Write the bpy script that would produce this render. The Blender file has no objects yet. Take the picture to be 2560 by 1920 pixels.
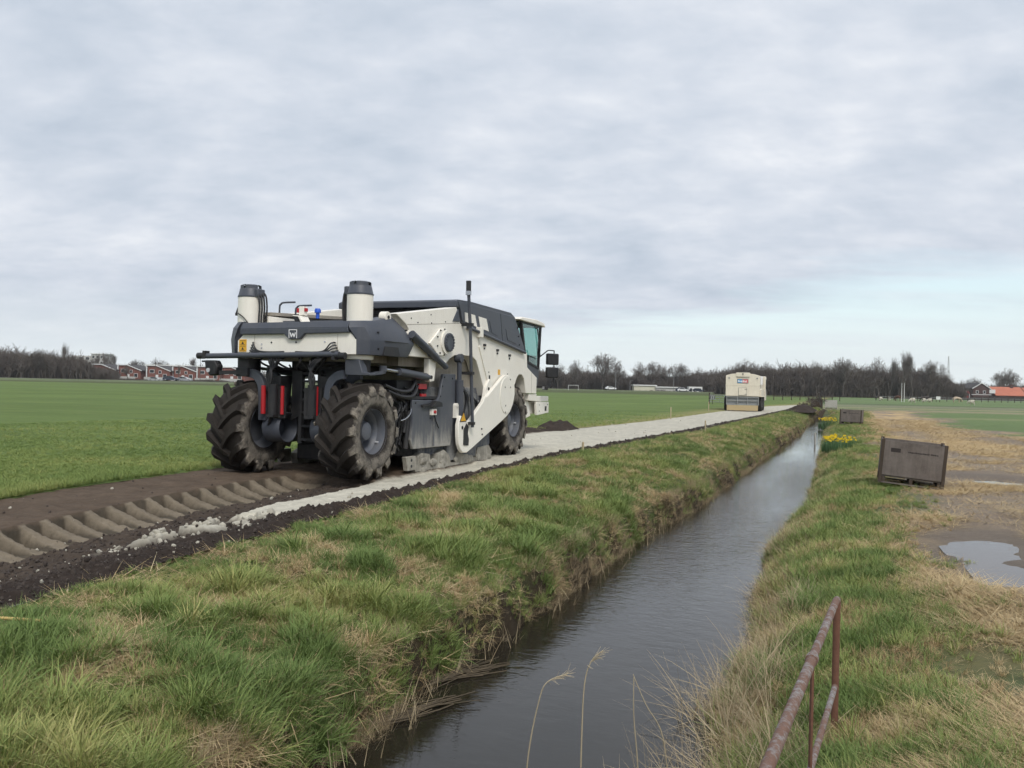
import bpy, bmesh, math, random
import numpy as np
from mathutils import Vector, Matrix, Euler

# ------------------------------------------------------------------ camera, sky, sun, exposure
SC = bpy.context.scene
COL = SC.collection
EYE = 1.68
cam_d = bpy.data.cameras.new("camera")
cam = bpy.data.objects.new("camera", cam_d)
COL.objects.link(cam)
cam_d.sensor_width = 36.0
cam_d.lens = 36.0 * 2100.0 / 2560.0
cam_d.clip_start = 0.05
cam_d.clip_end = 6000
cam.matrix_world = (Matrix.Translation((0, 0, EYE)) @ Matrix.Rotation(math.radians(90.055), 4, 'X')
                    @ Matrix.Rotation(math.radians(1.3), 4, 'Z'))
SC.camera = cam
SC.cycles.use_denoising = True
SC.cycles.max_bounces = 6
SC.cycles.diffuse_bounces = 2
SC.cycles.use_adaptive_sampling = True
SC.cycles.adaptive_threshold = 0.03
SC.cycles.glossy_bounces = 3
SC.cycles.transmission_bounces = 4
SC.cycles.transparent_max_bounces = 6
SC.cycles.volume_bounces = 0
SC.cycles.caustics_reflective = False
SC.cycles.caustics_refractive = False
SC.view_settings.view_transform = 'Standard'
SC.view_settings.look = 'None'
SC.view_settings.gamma = 1.0
SC.view_settings.exposure = 0.58

SUN_EL, SUN_AZ = math.radians(48), math.radians(165)     # azimuth clockwise from +Y
world = bpy.data.worlds.new("World")
SC.world = world
world.use_nodes = True

class NT:
    """small node-tree writer"""
    def __init__(s, tree):
        s.t = tree; s.n = tree.nodes; s.l = tree.links
    def add(s, typ, **kw):
        n = s.n.new(typ)
        for k, v in kw.items():
            if k == 'ins':
                for a, b in v.items():
                    if isinstance(b, bpy.types.NodeSocket): s.l.new(b, n.inputs[a])
                    else: n.inputs[a].default_value = b
            else: setattr(n, k, v)
        return n
    def math(s, op, a, b=0.0, c=0.0, clamp=False):
        n = s.n.new('ShaderNodeMath'); n.operation = op; n.use_clamp = clamp
        for i, v in enumerate((a, b, c)):
            if isinstance(v, bpy.types.NodeSocket): s.l.new(v, n.inputs[i])
            else: n.inputs[i].default_value = v
        return n.outputs[0]
    def vmath(s, op, a, b=(0, 0, 0)):
        n = s.n.new('ShaderNodeVectorMath'); n.operation = op
        for i, v in enumerate((a, b)):
            if isinstance(v, bpy.types.NodeSocket): s.l.new(v, n.inputs[i])
            else: n.inputs[i].default_value = v
        return n
    def ramp(s, fac, stops):
        n = s.n.new('ShaderNodeValToRGB'); e = n.color_ramp.elements
        while len(e) < len(stops): e.new(0.5)
        for i, (p, c) in enumerate(stops):
            e[i].position = p
            e[i].color = (c, c, c, 1) if isinstance(c, (int, float)) else (*c, 1)
        s.l.new(fac, n.inputs[0]); return n.outputs[0]
    def mix(s, fac, a, b, blend='MIX'):
        n = s.n.new('ShaderNodeMix'); n.data_type = 'RGBA'; n.blend_type = blend
        for i, v in ((0, fac), (6, a), (7, b)):
            if isinstance(v, bpy.types.NodeSocket): s.l.new(v, n.inputs[i])
            elif i == 0: n.inputs[0].default_value = v
            else: n.inputs[i].default_value = (*v, 1) if len(v) == 3 else v
        return n.outputs[2]
    def noise(s, vec, scale, detail=4.0, rough=0.55, dist=0.0):
        n = s.add('ShaderNodeTexNoise', ins={'Scale': scale, 'Detail': detail, 'Roughness': rough, 'Distortion': dist})
        if vec is not None: s.l.new(vec, n.inputs['Vector'])
        return n.outputs[0]
    def mapping(s, vec, scale=(1, 1, 1), rot=(0, 0, 0), loc=(0, 0, 0)):
        n = s.add('ShaderNodeMapping', ins={'Scale': scale, 'Rotation': rot, 'Location': loc})
        s.l.new(vec, n.inputs[0]); return n.outputs[0]

W = NT(world.node_tree)
for n in list(W.n): W.n.remove(n)
def build_sky():
    sky = W.add('ShaderNodeTexSky', sky_type='NISHITA', sun_disc=False, sun_elevation=SUN_EL,
                sun_rotation=SUN_AZ, air_density=1.0, dust_density=1.5, ozone_density=1.0)
    tc = W.add('ShaderNodeTexCoord').outputs['Generated']
    d = W.vmath('NORMALIZE', tc).outputs[0]
    sep = W.add('ShaderNodeSeparateXYZ', ins={0: d})
    z = W.math('MAXIMUM', sep.outputs[2], 0.0)
    k = W.math('DIVIDE', 1.0, W.math('ADD', z, 0.045))
    px = W.math('MULTIPLY', sep.outputs[0], k); py = W.math('MULTIPLY', sep.outputs[1], k)
    P = W.add('ShaderNodeCombineXYZ', ins={0: px, 1: py, 2: 0.0}).outputs[0]
    # a stratocumulus deck: broad soft folds with finer broken texture; the deck has thickness, so it foreshortens less than a sheet
    kk = W.math('DIVIDE', 1.0, W.math('ADD', z, 0.27))
    Q = W.add('ShaderNodeCombineXYZ', ins={0: W.math('MULTIPLY', sep.outputs[0], kk), 1: W.math('MULTIPLY', sep.outputs[1], kk), 2: W.math('MULTIPLY', z, 0.6)}).outputs[0]
    big = W.noise(W.mapping(Q, scale=(0.8, 1.0, 1), rot=(0, 0, math.radians(30)), loc=(3.1, 1.7, 0)), 1.35, 3.0, 0.5, 0.2)
    mid = W.noise(W.mapping(Q, scale=(0.9, 1.15, 1), rot=(0, 0, math.radians(38)), loc=(7.3, 2.2, 0)), 4.0, 5.0, 0.55, 0.15)
    fine = W.noise(W.mapping(Q, scale=(0.85, 1.3, 1), rot=(0, 0, math.radians(28)), loc=(1.3, 9.2, 0)), 12.0, 5.0, 0.58, 0.1)
    v = W.math('ADD', W.math('MULTIPLY', big, 0.42), W.math('ADD', W.math('MULTIPLY', mid, 0.46), W.math('MULTIPLY', fine, 0.20)))
    cloud = W.ramp(v, [(0.34, (3.4, 3.9, 4.6)), (0.45, (4.0, 4.45, 5.1)), (0.53, (4.5, 4.88, 5.48)), (0.61, (5.1, 5.4, 5.9)), (0.73, (6.3, 6.45, 6.7))])
    # the deck thins out toward a front line to the north-east and clears just above the horizon there
    a = math.radians(50)
    dist = W.math('ADD', W.math('MULTIPLY', px, math.sin(a)), W.math('MULTIPLY', py, math.cos(a)))
    wob = W.noise(W.mapping(P, scale=(0.22, 0.5, 1), rot=(0, 0, math.radians(-38))), 1.0, 5.0, 0.6, 0.3)
    e = W.math('ADD', dist, W.math('MULTIPLY', W.math('SUBTRACT', wob, 0.5), 7.5))
    clear = W.ramp(W.math('DIVIDE', e, 12.0), [(0.40, 0.0), (0.54, 1.0)])
    streak = W.noise(W.mapping(P, scale=(0.16, 0.7, 1), rot=(0, 0, math.radians(-40)), loc=(4, 2, 0)), 1.1, 5.0, 0.6)
    clear = W.math('MULTIPLY', clear, W.ramp(streak, [(0.35, 1.0), (0.68, 0.45)]))
    hz = W.ramp(z, [(0.0, (6.2, 6.7, 6.75)), (0.10, (5.65, 6.8, 6.95)), (0.25, (3.6, 5.0, 6.4)), (0.7, (1.9, 3.1, 5.3))])
    blue = W.mix(0.85, sky.outputs[0], hz)
    col = W.mix(clear, cloud, blue)
    low = W.ramp(z, [(0.0, 0.9), (0.035, 0.6), (0.10, 0.0)])
    col = W.mix(low, col, (6.1, 6.55, 6.65))
    below = W.math('LESS_THAN', sep.outputs[2], -0.002)
    col = W.mix(below, col, (1.1, 1.15, 0.95))
    bg = W.add('ShaderNodeBackground', ins={0: col, 1: 0.1})
    out = W.add('ShaderNodeOutputWorld'); W.l.new(bg.outputs[0], out.inputs[0])
build_sky()
world.cycles.sampling_method = "MANUAL"; world.cycles.sample_map_resolution = 256
sun_d = bpy.data.lights.new("sun", 'SUN'); sun_d.energy = 1.5; sun_d.angle = math.radians(18); sun_d.color = (1.0, 0.955, 0.89)
sun = bpy.data.objects.new("sun", sun_d); COL.objects.link(sun)
sun.rotation_euler = Vector((-math.sin(SUN_AZ) * math.cos(SUN_EL), -math.cos(SUN_AZ) * math.cos(SUN_EL), -math.sin(SUN_EL))).to_track_quat('-Z', 'Y').to_euler()

# ------------------------------------------------------------------ helpers
RNG = random.Random(7)
NPR = np.random.default_rng(11)
def hash2(ix, iy, seed):
    h = (ix.astype(np.int64) * 374761393 + iy.astype(np.int64) * 668265263 + seed * 974634821) & 0x7fffffff
    h = ((h ^ (h >> 13)) * 1274126177) & 0x7fffffff
    return ((h ^ (h >> 16)) & 0xffff) / 65535.0
def vnoise(x, y, seed=0):
    x = np.asarray(x, float); y = np.asarray(y, float)
    ix = np.floor(x); iy = np.floor(y); fx = x - ix; fy = y - iy
    fx = fx * fx * (3 - 2 * fx); fy = fy * fy * (3 - 2 * fy)
    a = hash2(ix, iy, seed); b = hash2(ix + 1, iy, seed); c = hash2(ix, iy + 1, seed); d = hash2(ix + 1, iy + 1, seed)
    return (a * (1 - fx) + b * fx) * (1 - fy) + (c * (1 - fx) + d * fx) * fy
def fbm(x, y, seed=0, oct=4, gain=0.5):
    s = 0; a = 1; t = 0
    x = np.asarray(x, float); y = np.asarray(y, float)
    for i in range(oct):
        s = s + a * vnoise(x, y, seed + i * 17); t += a; a *= gain; x = x * 2.03 + 5.1; y = y * 2.03 + 3.7
    return s / t
def sstep(a, b, x):
    t = np.clip((np.asarray(x, float) - a) / (b - a), 0, 1); return t * t * (3 - 2 * t)

def tag(o, label=None, cat=None, group=None, kind=None):
    if label: o['label'] = label
    if cat: o['category'] = cat
    if group: o['group'] = group
    if kind: o['kind'] = kind
    return o
def empty(name, loc=(0, 0, 0), rz=0.0, rot=None):
    o = bpy.data.objects.new(name, None); COL.objects.link(o)
    o.location = loc; o.rotation_euler = rot if rot else (0, 0, rz); o.empty_display_size = 0.2
    return o
def copy_tree(o, parent=None):
    c = o.copy(); COL.objects.link(c); c.parent = parent
    for ch in list(o.children): copy_tree(ch, c)
    return c

class MB:
    """collects pieces of one mesh object"""
    def __init__(s): s.v = []; s.f = []; s.m = []; s.cur = 0
    def add(s, vs, fs):
        b = len(s.v); s.v += [tuple(v) for v in vs]; s.f += [tuple(i + b for i in f) for f in fs]; s.m += [s.cur] * len(fs); return s
    def box(s, x0, x1, y0, y1, z0, z1):
        return s.add([(x0, y0, z0), (x1, y0, z0), (x1, y1, z0), (x0, y1, z0), (x0, y0, z1), (x1, y0, z1), (x1, y1, z1), (x0, y1, z1)],
                     [(0, 3, 2, 1), (4, 5, 6, 7), (0, 1, 5, 4), (1, 2, 6, 5), (2, 3, 7, 6), (3, 0, 4, 7)])
    def obox(s, c, size, rot=(0, 0, 0)):
        R = Euler(rot).to_matrix(); h = [v / 2 for v in size]; vs = []
        for dz in (-1, 1):
            for dx, dy in ((-1, -1), (1, -1), (1, 1), (-1, 1)):
                vs.append(tuple(Vector(c) + R @ Vector((dx * h[0], dy * h[1], dz * h[2]))))
        return s.add(vs, [(0, 3, 2, 1), (4, 5, 6, 7), (0, 1, 5, 4), (1, 2, 6, 5), (2, 3, 7, 6), (3, 0, 4, 7)])
    def bar(s, a, b, w, h=None):
        """square bar between two points"""
        a = Vector(a); b = Vector(b); h = h or w; d = (b - a).normalized()
        u = d.cross(Vector((0, 0, 1)));  u = Vector((1, 0, 0)) if u.length < 1e-3 else u.normalized()
        n = u.cross(d); vs = []
        for p in (a, b):
            for i, j in ((-1, -1), (1, -1), (1, 1), (-1, 1)): vs.append(tuple(p + u * (i * w / 2) + n * (j * h / 2)))
        return s.add(vs, [(0, 3, 2, 1), (4, 5, 6, 7), (0, 1, 5, 4), (1, 2, 6, 5), (2, 3, 7, 6), (3, 0, 4, 7)])
    def prism(s, poly, axis, a, b):
        """2-D outline extruded along an axis; for 'x' the outline is (y,z), 'y' -> (x,z), 'z' -> (x,y)"""
        n = len(poly)
        ar = sum(poly[i][0] * poly[(i + 1) % n][1] - poly[(i + 1) % n][0] * poly[i][1] for i in range(n))
        if ar < 0: poly = poly[::-1]
        f = {'x': lambda p, t: (t, p[0], p[1]), 'y': lambda p, t: (p[0], t, p[1]), 'z': lambda p, t: (p[0], p[1], t)}[axis]
        if a > b: a, b = b, a
        vs = [f(p, a) for p in poly] + [f(p, b) for p in poly]
        lo = tuple(range(n)); hi = tuple(range(n, 2 * n))
        side = [(i, (i + 1) % n, n + (i + 1) % n, n + i) for i in range(n)]
        if axis == 'y': return s.add(vs, [lo, hi[::-1]] + [q[::-1] for q in side])
        return s.add(vs, [lo[::-1], hi] + side)
    def tube(s, pts, r, n=8, cap=True):
        pts = [Vector(p) for p in pts]; m = len(pts); rs = r if isinstance(r, (list, tuple)) else [r] * m
        vs = []; fs = []; prev = None
        for i, p in enumerate(pts):
            d = (pts[min(i + 1, m - 1)] - pts[max(i - 1, 0)]).normalized()
            if prev is None:
                u = d.cross(Vector((0, 0, 1)));  u = d.cross(Vector((0, 1, 0))) if u.length < 1e-2 else u
            else: u = prev - d * prev.dot(d)
            if u.length < 1e-5: u = d.orthogonal()
            u.normalize(); prev = u; w = d.cross(u)
            for k in range(n):
                a = 2 * math.pi * k / n
                vs.append(tuple(p + (u * math.cos(a) + w * math.sin(a)) * rs[i]))
        for i in range(m - 1):
            for k in range(n):
                fs.append((i * n + k, i * n + (k + 1) % n, (i + 1) * n + (k + 1) % n, (i + 1) * n + k))
        if cap: fs.append(tuple(range(n))[::-1]); fs.append(tuple((m - 1) * n + k for k in range(n)))
        return s.add(vs, fs)
    def lathe(s, prof, c=(0, 0, 0), axis='z', n=24, a0=0.0, a1=2 * math.pi):
        """prof: (radius, height along axis)"""
        full = abs(a1 - a0 - 2 * math.pi) < 1e-6; cnt = n if full else n + 1
        vs = []; fs = []; m = len(prof)
        for k in range(cnt):
            a = a0 + (a1 - a0) * k / n; ca, sa = math.cos(a), math.sin(a)
            for r, h in prof:
                q = {'z': (r * ca, r * sa, h), 'x': (h, r * ca, r * sa), 'y': (r * sa, h, r * ca)}[axis]
                vs.append((q[0] + c[0], q[1] + c[1], q[2] + c[2]))
        for k in range(n):
            k2 = (k + 1) % cnt
            for j in range(m - 1): fs.append((k * m + j, k2 * m + j, k2 * m + j + 1, k * m + j + 1))
        return s.add(vs, fs)
    def cyl(s, a, b, r, n=16): return s.tube([a, b], r, n)
    def lump(s, c, r, seed=0, n=1, sq=(1, 1, 1)):
        bm = bmesh.new(); bmesh.ops.create_icosphere(bm, subdivisions=n, radius=1.0)
        rr = random.Random(seed); k = [rr.uniform(0.72, 1.22) for _ in bm.verts]
        vs = [(c[0] + v.co.x * r * sq[0] * k[i], c[1] + v.co.y * r * sq[1] * k[i], c[2] + v.co.z * r * sq[2] * k[i]) for i, v in enumerate(bm.verts)]
        fs = [tuple(v.index for v in f.verts) for f in bm.faces]; bm.free()
        return s.add(vs, fs)
    def mesh(s, name, mats, smooth=None, fix=True):
        me = bpy.data.meshes.new(name); me.from_pydata(s.v, [], s.f)
        mats = mats if isinstance(mats, (list, tuple)) else [mats]
        for m in mats: me.materials.append(m)
        if len(mats) > 1: me.polygons.foreach_set('material_index', s.m)
        if fix:
            bm = bmesh.new(); bm.from_mesh(me); bmesh.ops.recalc_face_normals(bm, faces=bm.faces); bm.to_mesh(me); bm.free()
        if smooth is not None:
            me.polygons.foreach_set('use_smooth', [True] * len(me.polygons)); me.set_sharp_from_angle(angle=math.radians(smooth))
        me.update(); return me
    def build(s, name, mats, parent=None, bevel=0.0, smooth=35, loc=None, fix=True):
        o = bpy.data.objects.new(name, s.mesh(name, mats, smooth, fix)); COL.objects.link(o)
        if parent is not None: o.parent = parent
        if loc: o.location = loc
        if bevel:
            b = o.modifiers.new('bevel', 'BEVEL'); b.width = bevel; b.segments = 2; b.limit_method = 'ANGLE'; b.angle_limit = math.radians(40)
        return o

def mat_new(name):
    m = bpy.data.materials.new(name); m.use_nodes = True; t = NT(m.node_tree)
    for n in list(t.n): t.n.remove(n)
    b = t.add('ShaderNodeBsdfPrincipled'); o = t.add('ShaderNodeOutputMaterial'); t.l.new(b.outputs[0], o.inputs[0])
    return m, t, b
def setc(t, b, key, v):
    if isinstance(v, bpy.types.NodeSocket): t.l.new(v, b.inputs[key])
    elif key == 'Base Color': b.inputs[key].default_value = (*v, 1)
    else: b.inputs[key].default_value = v
def bump(t, b, h, strength=0.3, dist=0.02):
    n = t.add('ShaderNodeBump', ins={'Strength': strength, 'Distance': dist, 'Height': h}); t.l.new(n.outputs[0], b.inputs['Normal'])
def mat_paint(name, col, rough=0.45, dirt=(0.25, 0.21, 0.16), amount=0.35, metal=0.0, scale=3.0, spec=0.4):
    """painted or dirty surface: even colour with blotchy grime and streaks"""
    m, t, b = mat_new(name)
    p = t.add('ShaderNodeTexCoord').outputs['Object']
    n1 = t.noise(p, scale, 6, 0.65); n2 = t.noise(t.mapping(p, scale=(9, 9, 0.9)), 2.0, 4, 0.6); n3 = t.noise(p, scale * 14, 3, 0.6)
    f = t.math('ADD', t.math('MULTIPLY', n1, 0.55), t.math('ADD', t.math('MULTIPLY', n2, 0.3), t.math('MULTIPLY', n3, 0.15)))
    f = t.ramp(f, [(0.42, 0.0), (0.72, amount)])
    setc(t, b, 'Base Color', t.mix(f, col, dirt))
    setc(t, b, 'Roughness', t.math('ADD', rough, t.math('MULTIPLY', f, 0.5), clamp=True)); b.inputs['Metallic'].default_value = metal
    b.inputs['Specular IOR Level'].default_value = spec
    bump(t, b, n3, 0.06, 0.01)
    return m
def mat_plain(name, col, rough=0.6, metal=0.0, var=0.15, scale=8.0):
    m, t, b = mat_new(name)
    p = t.add('ShaderNodeTexCoord').outputs['Object']
    n = t.noise(p, scale, 5, 0.6)
    dark = tuple(c * (1 - var) for c in col); lite = tuple(min(1, c * (1 + var)) for c in col)
    setc(t, b, 'Base Color', t.mix(n, dark, lite)); b.inputs['Roughness'].default_value = rough; b.inputs['Metallic'].default_value = metal
    return m
def smoothpath(pts, n=6):
    """Catmull-Rom through points"""
    P = [Vector(p) for p in pts]; out = []
    for i in range(len(P) - 1):
        a = P[max(i - 1, 0)]; b = P[i]; c = P[i + 1]; d = P[min(i + 2, len(P) - 1)]
        for k in range(n):
            t = k / n
            out.append(0.5 * ((2 * b) + (c - a) * t + (2 * a - 5 * b + 4 * c - d) * t * t + (3 * b - a - 3 * c + d) * t ** 3))
    out.append(P[-1]); return out
# ------------------------------------------------------------------ the lie of the land
TH = math.radians(23.0); RO = np.array([-3.69, 14.94, 0.0])          # the recycler's rear axle and heading
def rloc(x, y):
    s, c = math.sin(TH), math.cos(TH); dx = x - RO[0]; dy = y - RO[1]
    return dx * c - dy * s, dx * s + dy * c
def tab(*p):
    a = np.array(p, float); return lambda y: np.interp(y, a[:, 0], a[:, 1])
far = [(110, 39), (990, 391)]
fieldL = tab((-20, -8.2), (4, -7.05), (8, -6.95), (11.13, -6.75), (12.72, -6.5), (14.57, -5.86), (15.55, -5.51), (30.2, .76), (32, 1.75),
             (37.65, 4.7), (44.7, 7.9), (62.5, 15.2), (73.7, 19.9), (90, 27.5), *far)
soilR = tab((-20, -4.4), (4, -3.95), (6.22, -3.7), (6.87, -3.48), (8.17, -3.14), (9.23, -2.77), (10.15, -2.47), (11.44, -2.02), (15.5, -.72),
            (21.05, 1.3), (28.3, 4.7), (35.5, 8.0), (59.9, 18.3), (74, 24.3), (90, 31), *far)
wL = tab((-20, -9), (1, -2.4), (5.5, -1.2), (6.1, -.95), (6.92, -.70), (7.83, -.32), (9.57, .42), (11.54, 1.18), (14.28, 2.30), (17.93, 4.01), (23.06, 6.1),
         (28.54, 8.31), (37, 11.7), (50, 17.2), (72, 25.6), (80, 29.5), *far)
wR = tab((-20, -7), (1, -.55), (5.66, 1.40), (6.36, 1.56), (7.33, 1.96), (8.27, 2.36), (9.82, 2.90), (12.31, 3.76), (14.17, 4.53), (19.17, 6.82), (24, 8.69), (38.9, 14.4),
         (54, 20.2), (72.9, 27.4), (80, 30.3), *far)
mudL = tab((-20, -5), (1, 1.7), (5.72, 3.3), (7.92, 4.05), (9.77, 4.6), (15.26, 6.95), (31.8, 13.9), (48.8, 20.6), (75, 31.5), (90, 38), (110, 47), (1500, 700))
yardR = tab((-20, 40), (20, 30), (30, 25), (37.2, 22.9), (47.8, 25.5), (81, 39.5), (95, 47), (110, 60), (1500, 900))
rutL = tab((-20, -9.5), (4, -6.2), (8, -5.6), (9, -5.45), (10.3, -5.26), (11.84, -4.93), (13.66, -4.38), (15.39, -3.63), (17, -3.0), (1500, 500))

WATER_Z = -0.85
def closed(Y): return 1 - sstep(73, 80, Y)
def z_left(x, y):
    dw = wL(y) - x + (fbm(x * 1.3, y * 1.3, 5, 3) - .5) * .34
    z = np.interp(dw, [-.6, -.05, .03, .12, .4, 1.3, 3.4], [-1.25, -.96, -.7, -.42, -.29, -.13, -.04])
    return z * np.maximum(closed(y), .05) + (fbm(x * 1.1, y * 1.1, 9, 4) - .5) * .16 * sstep(0, .5, dw) * sstep(0, .5, x - soilR(y))
def z_right(x, y):
    dr = x - wR(y) + (fbm(x * 1.2, y * 1.2, 21, 3) - .5) * .3
    dr = dr * np.interp(y, [0, 5.6, 9.5], [.42, .45, 1.0])
    z = np.interp(dr, [-.6, -.05, .1, .35, .7, 1.3, 2.2], [-1.25, -.96, -.78, -.58, -.42, -.28, -.2])
    k = np.maximum(closed(y), 0)
    z = z * k + (1 - k) * -.12
    z = z + (fbm(x * .9, y * .9, 31, 4) - .5) * .14 * sstep(.1, .8, dr) * np.interp(y, [0, 60, 120], [1, 1, .4])
    for (px, py, pr) in PUDDLES: z = z - .10 * np.exp(-((x - px) ** 2 + (y - py) ** 2) / (pr * pr))
    return z
PUDDLES = [(6.05, 10.6, 1.0), (10.9, 18.8, .8), (9.1, 18.9, .7), (5.4, 8.9, .7), (13.6, 31.0, .8)]
def z_field(x, y):
    return .03 + (fbm(x * .35, y * .35, 41, 3) - .5) * .07 * sstep(0.1, 2.0, fieldL(y) - x)
RUT_D, RUT_W, LUG = .24, .66, .40
def path_z_col(x, y):
    lx, ly = rloc(x, y)
    n = fbm(x * 2.1, y * 2.1, 51, 5); n2 = fbm(x * 9, y * 9, 61, 4); n3 = fbm(x * 26, y * 26, 64, 3)
    fl, sr = fieldL(y), soilR(y)
    # firm brown soil left of the rut
    z = .0 + (n - .5) * .05 + (n2 - .5) * .028 + (n3 - .5) * .010
    brown = np.array([.098, .072, .052]); tan = np.array([.19, .158, .117]); dark = np.array([.062, .048, .038]); peat = np.array([.034, .026, .022]); lime = np.array([.62, .585, .485])
    col = brown[None] * (.78 + .5 * n2)[:, None] * (1 + .35 * (n - .5))[:, None]
    near = sstep(20, 14, y)
    s = y / math.cos(math.radians(18)) + (fbm(y * .8, x * 0 + 3, 71, 2) - .5) * .1
    w = (x - rutL(y) - (n - .5) * .06) * math.cos(math.radians(20)) / RUT_W
    act = sstep(.3, -.5, ly)
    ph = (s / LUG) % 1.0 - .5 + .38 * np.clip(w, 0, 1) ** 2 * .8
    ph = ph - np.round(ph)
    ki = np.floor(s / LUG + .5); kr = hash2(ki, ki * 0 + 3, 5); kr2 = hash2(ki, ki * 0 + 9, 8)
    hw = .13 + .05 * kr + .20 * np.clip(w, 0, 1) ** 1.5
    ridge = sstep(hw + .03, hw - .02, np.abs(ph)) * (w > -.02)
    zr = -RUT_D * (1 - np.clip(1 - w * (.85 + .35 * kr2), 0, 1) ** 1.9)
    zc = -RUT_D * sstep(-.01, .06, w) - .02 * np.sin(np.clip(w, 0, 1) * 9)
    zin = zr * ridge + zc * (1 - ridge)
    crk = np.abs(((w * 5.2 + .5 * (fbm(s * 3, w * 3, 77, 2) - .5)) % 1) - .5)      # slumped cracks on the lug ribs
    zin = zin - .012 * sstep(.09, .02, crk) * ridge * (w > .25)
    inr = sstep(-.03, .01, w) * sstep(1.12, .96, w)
    # churned low soil right of the rut
    low = sstep(.95, 1.05, w)
    edge = sr - x
    zl = np.interp(edge, [0, .25, .6, 1.1, 2.2], [-.01, .015, -.05, -.13, -.17]) + (n2 - .5) * .10 + (n3 - .5) * .045 + (n - .5) * .06
    zmix = z * (1 - inr - low).clip(0, 1) + (zin + (n3 - .5) * .028 + (n2 - .5) * .05 * (1 - .5 * ridge)) * inr + zl * low
    zz = z * (1 - act) + zmix * act
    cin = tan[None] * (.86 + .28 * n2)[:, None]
    cin = cin * (1 - .58 * (1 - ridge)[:, None])  # lug recesses darkened: wet packed soil, with recess shade also put into the colour
    crest = sstep(.6, .5, n2)
    cl = dark[None] * (.75 + .6 * n2)[:, None]
    cl = cl * (1 - sstep(.9, .35, edge + (n - .5) * .5))[:, None] + peat[None] * (.7 + .7 * n3)[:, None] * sstep(.9, .35, edge + (n - .5) * .5)[:, None]
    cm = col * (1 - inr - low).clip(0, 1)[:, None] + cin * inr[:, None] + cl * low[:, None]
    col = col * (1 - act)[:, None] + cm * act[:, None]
    # spread lime: full width ahead of the rotor, a left-over strip beside the machine and broken cakes behind it
    jag = (fbm(x * 3.2, y * 3.2, 81, 4) - .5) * .28 + (n3 - .5) * .08
    ahead = sstep(4.3, 4.9, ly + jag * 2)
    right_edge = np.interp(y, [9.5, 10.2, 11.2, 12.4, 16.6, 27, 60, 90], [.62, .60, .30, .26, .15, .22, .28, .28])
    in_r = sstep(0, .07, edge - right_edge + jag)
    in_l = sstep(1.42, 1.54, lx + jag * .7 - np.interp(ly, [-4.2, -2.8, 0], [.50, .28, 0]))
    cakes = sstep(.56, .60, fbm(lx * 3.4 + 3, ly * 2.6, 91, 4)) * sstep(2.02, 2.18, lx) * sstep(2.78, 2.5, lx) * sstep(-6.4, -5.6, ly) * sstep(-3.3, -4.1, ly)
    tail = sstep(-4.25, -3.9, ly + jag * 1.5)
    strip = in_l * in_r * tail
    lm = np.maximum(np.maximum(ahead * in_r, strip), cakes * .85)
    lefte = sstep(.1, .5, (x - fl) + jag + .35 * sstep(30, 40, y))
    lm = lm * np.where(ly > 4, np.maximum(lefte, sstep(40, 46, y)), 1)
    zl_ = np.maximum(zz, -.03 + .035) if False else zz
    zlime = -.01 + (n2 - .5) * .020 + (n3 - .5) * .012 + (n - .5) * .03
    zz = zz * (1 - lm) + lm * np.where(ly > 4, np.maximum(zlime, zz * .55), zlime - .05 * sstep(1.9, 1.4, lx))
    zz = zz + cakes * .05
    thin = .80 + .34 * (n2 - .5) + .28 * (n3 - .5)
    thin = thin * (1 - .16 * sstep(6, 16, ly) * (fbm(x * 1.6, y * 1.6, 96, 3)))
    col = col * (1 - lm)[:, None] + lime[None] * thin.clip(.5, 1.15)[:, None] * lm[:, None]
    # dark peat kerb on the ditch side everywhere
    pk = sstep(right_edge + .04, right_edge - .05, edge + jag) * (ly > -4)
    col = col * (1 - pk)[:, None] + peat[None] * (.7 + .8 * n3)[:, None] * pk[:, None]
    zz = zz + pk * ((n2 - .4) * .10 + .02 * n3)
    zz = zz * sstep(0, .06, edge) * sstep(0, .05, x - fl) - .05 * (1 - sstep(0, .12, edge))
    return zz, col

def grid_obj(name, xs2d, ys, zfun, mat, colfun=None, kind='structure'):
    """xs2d: rows x cols of X for each Y"""
    R, C = xs2d.shape; X = xs2d.ravel(); Y = np.repeat(ys, C)
    r = zfun(X, Y); col = None
    if isinstance(r, tuple): Z, col = r
    else:
        Z = r
        if colfun: col = colfun(X, Y)
    me = bpy.data.meshes.new(name)
    i = np.arange((R - 1) * (C - 1)); rr = i // (C - 1); cc = i % (C - 1); a = rr * C + cc
    F = np.stack([a, a + 1, a + C + 1, a + C], 1)
    me.vertices.add(R * C); me.vertices.foreach_set('co', np.stack([X, Y, Z], 1).astype(np.float32).ravel())
    me.loops.add(F.size); me.loops.foreach_set('vertex_index', F.ravel().astype(np.int32))
    me.polygons.add(len(F)); me.polygons.foreach_set('loop_start', np.arange(0, F.size, 4, dtype=np.int32))
    me.polygons.foreach_set('use_smooth', np.ones(len(F), bool))
    me.update(calc_edges=True)
    if col is not None:
        at = me.color_attributes.new('Col', 'FLOAT_COLOR', 'POINT')
        at.data.foreach_set('color', np.concatenate([col, np.ones((len(col), 1))], 1).astype(np.float32).ravel())
    me.materials.append(mat); me.validate()
    o = bpy.data.objects.new(name, me); COL.objects.link(o); o['kind'] = kind
    return o
def ysteps(*seg):
    out = []
    for a, b, n in seg: out += list(np.linspace(a, b, n, endpoint=False))
    out.append(seg[-1][1]); return np.array(out)

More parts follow.
